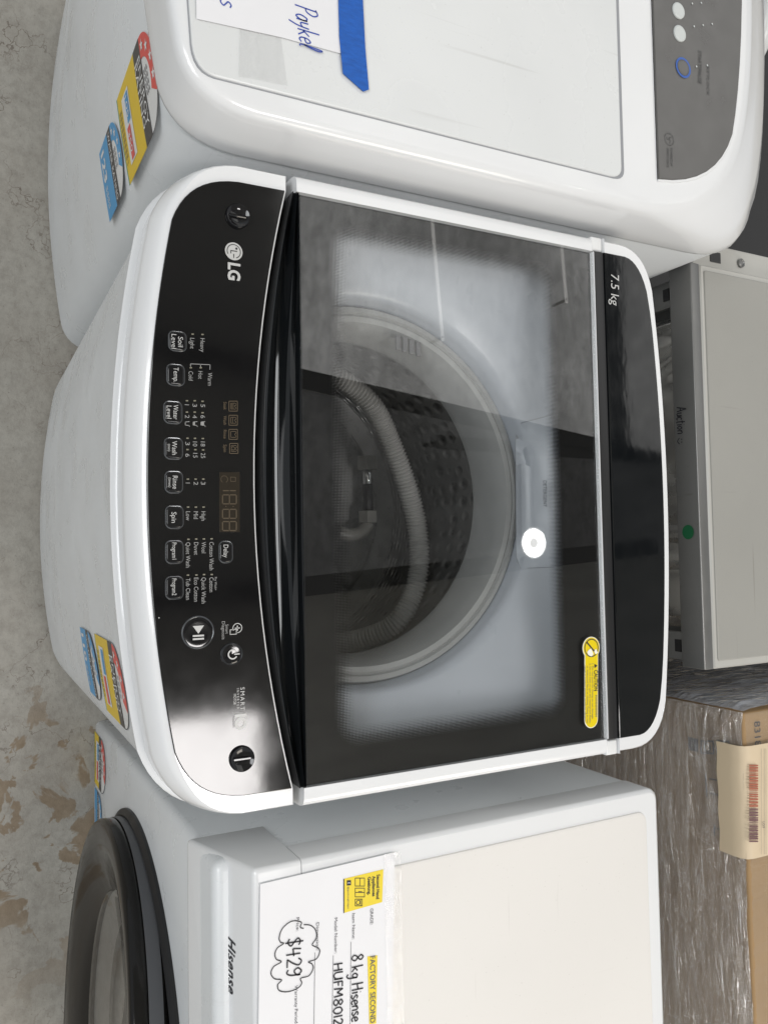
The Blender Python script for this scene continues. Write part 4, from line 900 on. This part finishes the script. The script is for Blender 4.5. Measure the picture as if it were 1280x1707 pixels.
# price sheet on its top
PZ2 = .7746
ps = thing('price_sheet', 'white price sheet with handwriting taped to the front loader top', 'price sheet')
sheet('paper', [(434, 1474), (658, 1421), (652, 1800), (430, 1800)], PZ2, 'paper', ps)
def c33(x, y): p = at(400 + x / 4, 1380 + y / 4, 2, PZ2 + .0003); return (p.x, p.y)
def q33(name, pts, mat, dz=0.0): return flat(name, [[c33(*p) for p in pts]], zf(PZ2 + .0003 + dz), mat, ps)
def t33(s, x, y0, y1, cap, mat='ink_grey', dz=.0002, bold=0.0, xe=None):
    A = Vector((*c33(x, y0), PZ2 + .0003 + dz)); B = Vector((*c33(x if xe is None else xe, y1), PZ2 + .0003 + dz)); d = B - A
    return lettering('printed_text', s, planef(A, d, Vector((-d.y, d.x, 0))), 0, 0, d.length, (Vector(c33(x + cap, y0)) - Vector(c33(x, y0))).length, mat, ps, bold)
q33('shop_logo', [(694, 340), (694, 568), (948, 495), (956, 276)], 'yellow')
q33('shop_logo_edge', [(690, 341), (690, 569), (696, 567), (696, 340)], 'ink_black', .0002)
t33('Second Hand', 912, 312, 476, 20, 'ink_black', bold=.03, xe=908); t33('Appliances', 882, 322, 458, 20, 'ink_black', bold=.03); t33('Geebung.', 852, 328, 448, 20, 'ink_black', bold=.03)
def l33(name, segs, t, mat='ink_grey', dz=.0002): return flat(name, [seg_poly(c33(*a), c33(*b), t) for a, b in segs], zf(PZ2 + .0003 + dz), mat, ps)
def bx33(x0, x1, y0, y1): return [((x0, y0), (x1, y0)), ((x1, y0), (x1, y1)), ((x1, y1), (x0, y1)), ((x0, y1), (x0, y0))]
l33('appliance_symbols', bx33(768, 830, 335, 388) + [((800, 335), (800, 388))] + bx33(768, 830, 402, 460) + [((768, 431), (830, 431)), ((790, 425), (812, 425))] + bx33(768, 814, 475, 520) + [((804, 475), (804, 520))], .0006, 'ink_black')
cc = c33(788, 497); flat('appliance_symbols', ring_poly(*cc, .0016, .0023, 18), zf(PZ2 + .0005), 'ink_black', ps)
q33('social_symbol', [(712, 350), (712, 385), (740, 382), (740, 349)], 'ink_black', .0002); t33('f', 716, 364, 374, 18, 'paper', .0004); t33('@geebungfridges', 718, 392, 540, 9, 'ink_grey')
q33('highlight', [(850, 858), (862, 1310), (908, 1305), (916, 850)], 'yellow'); t33('FACTORY SECOND', 868, 858, 1305, 32, 'ink_grey', bold=.015)
t33('GRADE:', 868, 540, 648, 20); t33('Item Name:', 748, 572, 745, 20); t33('Model Number:', 630, 602, 838, 20); t33('Dimension:', 508, 634, 820, 20); t33('Price:', 376, 600, 690, 20); t33('Warranty Period', 366, 1052, 1305, 20)
l33('ruled_line', [((740, 760), (733, 1400))], .0004); l33('ruled_line', [((622, 852), (612, 1400))], .0004); l33('ruled_line', [((500, 832), (492, 1400))], .0004)
def h33(s, x, y0, y1, cap, pen):
    A = Vector((*c33(x, y0), PZ2 + .0006)); B = Vector((*c33(x, y1), PZ2 + .0006)); d = B - A
    handwriting('handwriting', s, planef(A, d, Vector((-d.y, d.x, 0))), 0, 0, (Vector(c33(x + cap, y0)) - Vector(c33(x, y0))).length, pen, 'ink_black', ps, .05, d.length)
h33('8 kg Hisense', 745, 850, 1300, 74, .0013); h33('HUFM8012', 625, 905, 1325, 58, .0013); h33('$429', 312, 738, 1005, 95, .0013)
cloud = [(425, 670), (402, 662), (408, 628), (345, 622), (285, 668), (262, 728), (270, 762), (292, 770), (250, 800), (233, 840), (243, 876), (276, 892), (225, 925), (207, 970), (230, 1005), (278, 1014), (252, 1045), (262, 1084), (320, 1092), (385, 1068), (412, 1035), (404, 1003), (460, 985), (487, 938), (480, 907), (456, 893), (510, 872), (532, 825), (520, 800), (497, 790), (482, 776), (510, 730), (503, 680), (470, 650), (425, 645)]
flat('price_cloud', stroke_polys([c33(*p) for p in cloud], .0009), zf(PZ2 + .0007), 'ink_black', ps)
tag(sheet('clear_tape', [(640, 1425), (668, 1418), (676, 1800), (648, 1800)], PZ2 + .0008, 'clear_tape'), 'long strip of shiny clear tape along the top edge of the price sheet', 'tape')

# ================================================================== GREY APPLIANCE BEHIND
GA = thing('grey_appliance', 'grey steel appliance with flat pale top behind the glass lid machine', 'appliance')
gx0, gx1, gy, gz = -.303, .212, .566, .75
prism('top_lip', [(gy, gz - .036), (gy, gz), (gy + .016, gz), (gy + .016, gz - .036)], gx0, gx1, .0015, 'steel_grey', GA)
V, Fc = loft(rrect(gx0, gx1, gy + .0165, 1.16, .003, 3), [(0, gz - .036), (0, gz - .002), (.002, gz + .0005)]); mobj('top_frame', V, Fc, 'appliance_rim', GA)
V, Fc = loft(rrect(gx0 + .008, gx1 - .010, gy + .0225, 1.15, .003, 3), [(-.0005, gz), (0, gz + .0018), (.001, gz + .0024)]); mobj('top_panel', V, Fc, 'appliance_top', GA)
bbox('body', gx0 + .012, gx1 - .012, gy + .055, 1.15, .004, gz - .037, .004, 'steel_grey', GA)
nx, nz = 150, 24; V = []
for j in range(nz + 1):
    for i in range(nx + 1):
        x = gx0 + .045 + (gx1 - gx0 - .09) * i / nx; z = .50 + .213 * j / nz
        e = min(1, i / 6, (nx - i) / 6, j / 3 if j < 3 else 1)
        d = noise.noise(Vector((x * 13, z * 7, .3))) * .016 + abs(noise.noise(Vector((x * 34, z * 10, 2.1)))) * .012
        V.append((x, gy + .050 - e * (.020 + d), z))
k = nx + 1; mobj('crumpled_wrap', V, [(j * k + i, j * k + i + 1, (j + 1) * k + i + 1, (j + 1) * k + i) for j in range(nz) for i in range(nx)], 'pressed_steel', GA, angle=180)
for s, xx in ((0, gx0 + .006), (1, gx1 - .042)):
    fl_ = bbox('side_flange', xx, xx + .036, gy + .018, gy + .024, .55, gz - .037, .001, 'steel_grey', GA); bbox('slot', xx + .010, xx + .026, gy + .0165, gy + .0185, gz - .062, gz - .052, 0, 'black_plain', fl_)
br = bbox('side_bracket', gx0 - .036, gx0 - .003, gy + .018, 1.15, gz - .030, gz - .012, .002, 'appliance_rim', GA)
bbox('slot', gx0 - .026, gx0 - .012, gy + .050, gy + .070, gz - .0125, gz - .0113, 0, 'black_plain', br)
V, Fc = loft(circ(gx0 - .018, gy + .108, .006, 20), [(0, gz - .013), (0, gz - .009), (.002, gz - .008), (.003, gz - .0092)]); mobj('screw', V, Fc, 'steel_grey', br)
yp = gy - .0006
A = at(1127, 679, 1, yp); B = at(1130, 724, 1, yp); d = Vector((B.x - A.x, 0, 0))
fA = planef((A.x, yp, A.z), (1, 0, 0), (0, 0, 1))
handwriting('handwriting', 'Auction', fA, 0, 0, .0155, .0015, 'ink_black', GA, .1, abs(d.x))
s_ = at(1133, 735, 1, yp); fs = planef((s_.x, yp, s_.z), (1, 0, 0), (0, 0, 1))
flat('smiley', stroke_polys([(-.004, -.001), (0, -.0045), (.004, -.001)], .0012) + [circ(-.0018, .0025, .0009, 8), circ(.0018, .0025, .0009, 8)], fs, 'ink_black', GA)
g_ = at(1146, 887, 1, yp); n = 28
mobj('round_sticker', [(g_.x + .0092 * math.cos(2 * math.pi * i / n), yp, g_.z + .0092 * math.sin(2 * math.pi * i / n)) for i in range(n)], [tuple(range(n))], 'green_dot', GA, False)

# ================================================================== WRAPPED CARTON BEHIND
CB = thing('cardboard_box', 'brown cardboard box wrapped in clear stretch film behind the front loader', 'box')
bx0, bx1, by, bz = .272, 1.02, .632, .75
bbox('carton', bx0, bx1, by, 1.2, .0, bz, .004, 'cardboard', CB)
def yf(e): return lambda u, v: Vector((u, by - e, v))
def xfc(e): return lambda u, v: Vector((bx0 - e, u, v))
def bpx(x, y): p = at(x, y, 1, by - .001); return (p.x, p.z)
fp = [bpx(1136, 1175), bpx(1222, 1190), bpx(1195, 1222), bpx(1178, 1235), bpx(1150, 1228)]
mobj('flap', [yf(.0032)(*p) for p in fp] + [yf(.0005)(*p) for p in fp], [(0, 1, 2, 3, 4)] + [(i, (i + 1) % 5, 5 + (i + 1) % 5, 5 + i) for i in range(5)], 'cardboard', CB, False)
flat('printed_mark', [[bpx(1146, 1228), bpx(1163, 1232), bpx(1163, 1254), bpx(1147, 1250)]], yf(.0012), 'print_card', CB)
for x in (1168, 1194): flat('printed_mark', [seg_poly(bpx(a, b), bpx(c_, d_), .0022) for a, b, c_, d_ in ((x, 1235, x + 20, 1236), (x + 20, 1236, x + 21, 1256), (x + 21, 1256, x, 1255), (x, 1255, x, 1235))] + ([seg_poly(bpx(x, 1235), bpx(x + 20, 1256), .0022)] if x > 1170 else ring_poly(*bpx(x + 10, 1246), .004, .006, 14)), yf(.0012), 'print_card', CB)
flat('printed_mark', [seg_poly(bpx(*a), bpx(*b), .002) for a, b in (((1175, 1292), (1178, 1328)), ((1182, 1298), (1204, 1303)), ((1182, 1322), (1206, 1327)), ((1190, 1375), (1190, 1392)), ((1190, 1380), (1204, 1384)))], yf(.0012), 'print_card', CB)
def lpx(x, y): p = at(x, y, 0, bx0 - .001); return (p.y, p.z)
flat('printed_mark', [[lpx(1166, 1165), lpx(1180, 1154), lpx(1198, 1158), lpx(1188, 1167)]], xfc(.0012), 'print_card', CB)
flat('printed_mark', [seg_poly(lpx(*a), lpx(*b), .0025) for a, b in (((1190, 1169), (1202, 1160)), ((1202, 1160), (1219, 1166)), ((1219, 1166), (1206, 1173)), ((1206, 1173), (1190, 1169)), ((1212, 1174), (1235, 1180)), ((1225, 1166), (1236, 1179)), ((1235, 1160), (1262, 1156)), ((1240, 1164), (1268, 1158)), ((1246, 1152), (1256, 1168)))], xfc(.0012), 'print_card', CB)
A = at(1256.5, 1203, 2, bz + .001); lettering('printed_mark', '8318', zf(bz + .001), A.x, A.y, .032, .011, 'print_card', CB)
# stretch film: wrinkled skin round the carton
def film_skin(name, fn, nu, nv, mat):
    V = [fn(i / nu, j / nv) for j in range(nv + 1) for i in range(nu + 1)]; k = nu + 1
    return mobj(name, V, [(j * k + i, j * k + i + 1, (j + 1) * k + i + 1, (j + 1) * k + i) for j in range(nv) for i in range(nu)], mat, CB, angle=180)
def wr(x, z): return .003 + .007 * abs(noise.noise(Vector((x * 7 + z * 4, z * 55, 1.7)))) + .004 * abs(noise.noise(Vector((x * 16, z * 120, 4.0))))
def f_front(s, t):
    z = .28 + .473 * t; x = bx0 - .002 + (bx1 - bx0) * s; return (x, by - .003 - abs(wr(x, z)) * min(1, s * 30 + .3), z)
def f_side(s, t):
    z = .28 + .473 * t; y = 1.15 + (by - .0035 - 1.15) * s; return (bx0 - .003 - abs(wr(y, z)) * min(1, (1 - s) * 30 + .15), y, z)
film_skin('stretch_film', f_front, 200, 260, 'film')
film_skin('stretch_film', f_side, 110, 200, 'film_side_glare')
def f_top(s, t):
    x = bx0 + (bx1 - bx0) * s; y = by + .53 * t; return (x, y, bz + .0025 + .0022 * abs(noise.noise(Vector((x * 70, y * 12, .4)))) + .0015 * noise.noise(Vector((x * 160, y * 20, 3))))
glass('film_top', (0.95, 0.95, 0.94), .08, .14, .5, 60, (1, .15, 1), .06, (.7, .68, .62))
film_skin('stretch_film', f_top, 200, 60, 'film_top')
# cream delivery label bent over the front top edge
dl = thing('delivery_label', 'cream delivery label with reddish barcode bent over the wrapped box edge', 'label')
lx0, lx1 = at(1245, 1241, 2, bz).x, at(1245, 1430, 2, bz).x
prof = [(by - .0112, bz - .034), (by - .0115, bz - .015), (by - .0105, bz - .002), (by - .006, bz + .0050), (by + .004, bz + .0072), (by + .05, bz + .0078), (by + .20, bz + .0078)]
V = []; nx = 16
for i in range(nx + 1):
    x = lx0 + (lx1 - lx0) * i / nx
    for y, z in prof: V.append((x + (.003 * math.sin(i * .9) if False else 0), y, z + .0009 * math.sin(i * 1.1 + y * 30)))
k = len(prof); mobj('paper', V, [(i * k + j, (i + 1) * k + j, (i + 1) * k + j + 1, i * k + j + 1) for i in range(nx) for j in range(k - 1)], 'label_cream', dl, angle=180)
lz = bz + .0092; y_ = 1275.0; bars = ([], [])
while y_ < 1405:
    wd = random.choice((.9, 1.4, 2.2, 3.0)); bars[0 if y_ < 1345 else 1].append([(lambda p: (p.x, p.y))(at(a, b, 2, lz)) for a, b in ((1248, y_), (1248, y_ + wd), (1263, y_ + wd), (1263, y_))]); y_ += wd + random.choice((.9, 1.3, 2.0))
flat('barcode', bars[0], zf(lz), 'barcode_red', dl); flat('barcode', bars[1], zf(lz), 'barcode_dark', dl)
flat('ruled_line', [seg_poly((lambda p: (p.x, p.y))(at(x, 1248, 2, lz)), (lambda p: (p.x, p.y))(at(x, 1424, 2, lz)), .0004) for x in (1268, 1273, 1276)], zf(lz), 'ink_grey', dl)
ptxt('LOT', 1272, 1370, 1381, 3.5, 'ink_grey', dl, lz)

# ================================================================== FAR LEFT CORNER
tag(bbox('charcoal_slab', -2.2, -.36, .62, 2.6, .002, .012, .004, 'charcoal_grain'), 'dark charcoal slab on the floor behind the plain white machine', 'mat')  # flat dark slab laid on the floor behind the left machine
pa = at(1274, 40, 2, .55)
tag(tube('white_pipe', catmull([pa + Vector((-.30, .02, .03)), pa + Vector((-.12, .01, .01)), pa, pa + Vector((.045, .015, -.06)), pa + Vector((.05, .02, -.25)), pa + Vector((.05, .02, -.545))], 6), .016, 'white_plastic', None, 14), 'short white pipe bent down behind the grey control panel', 'pipe')
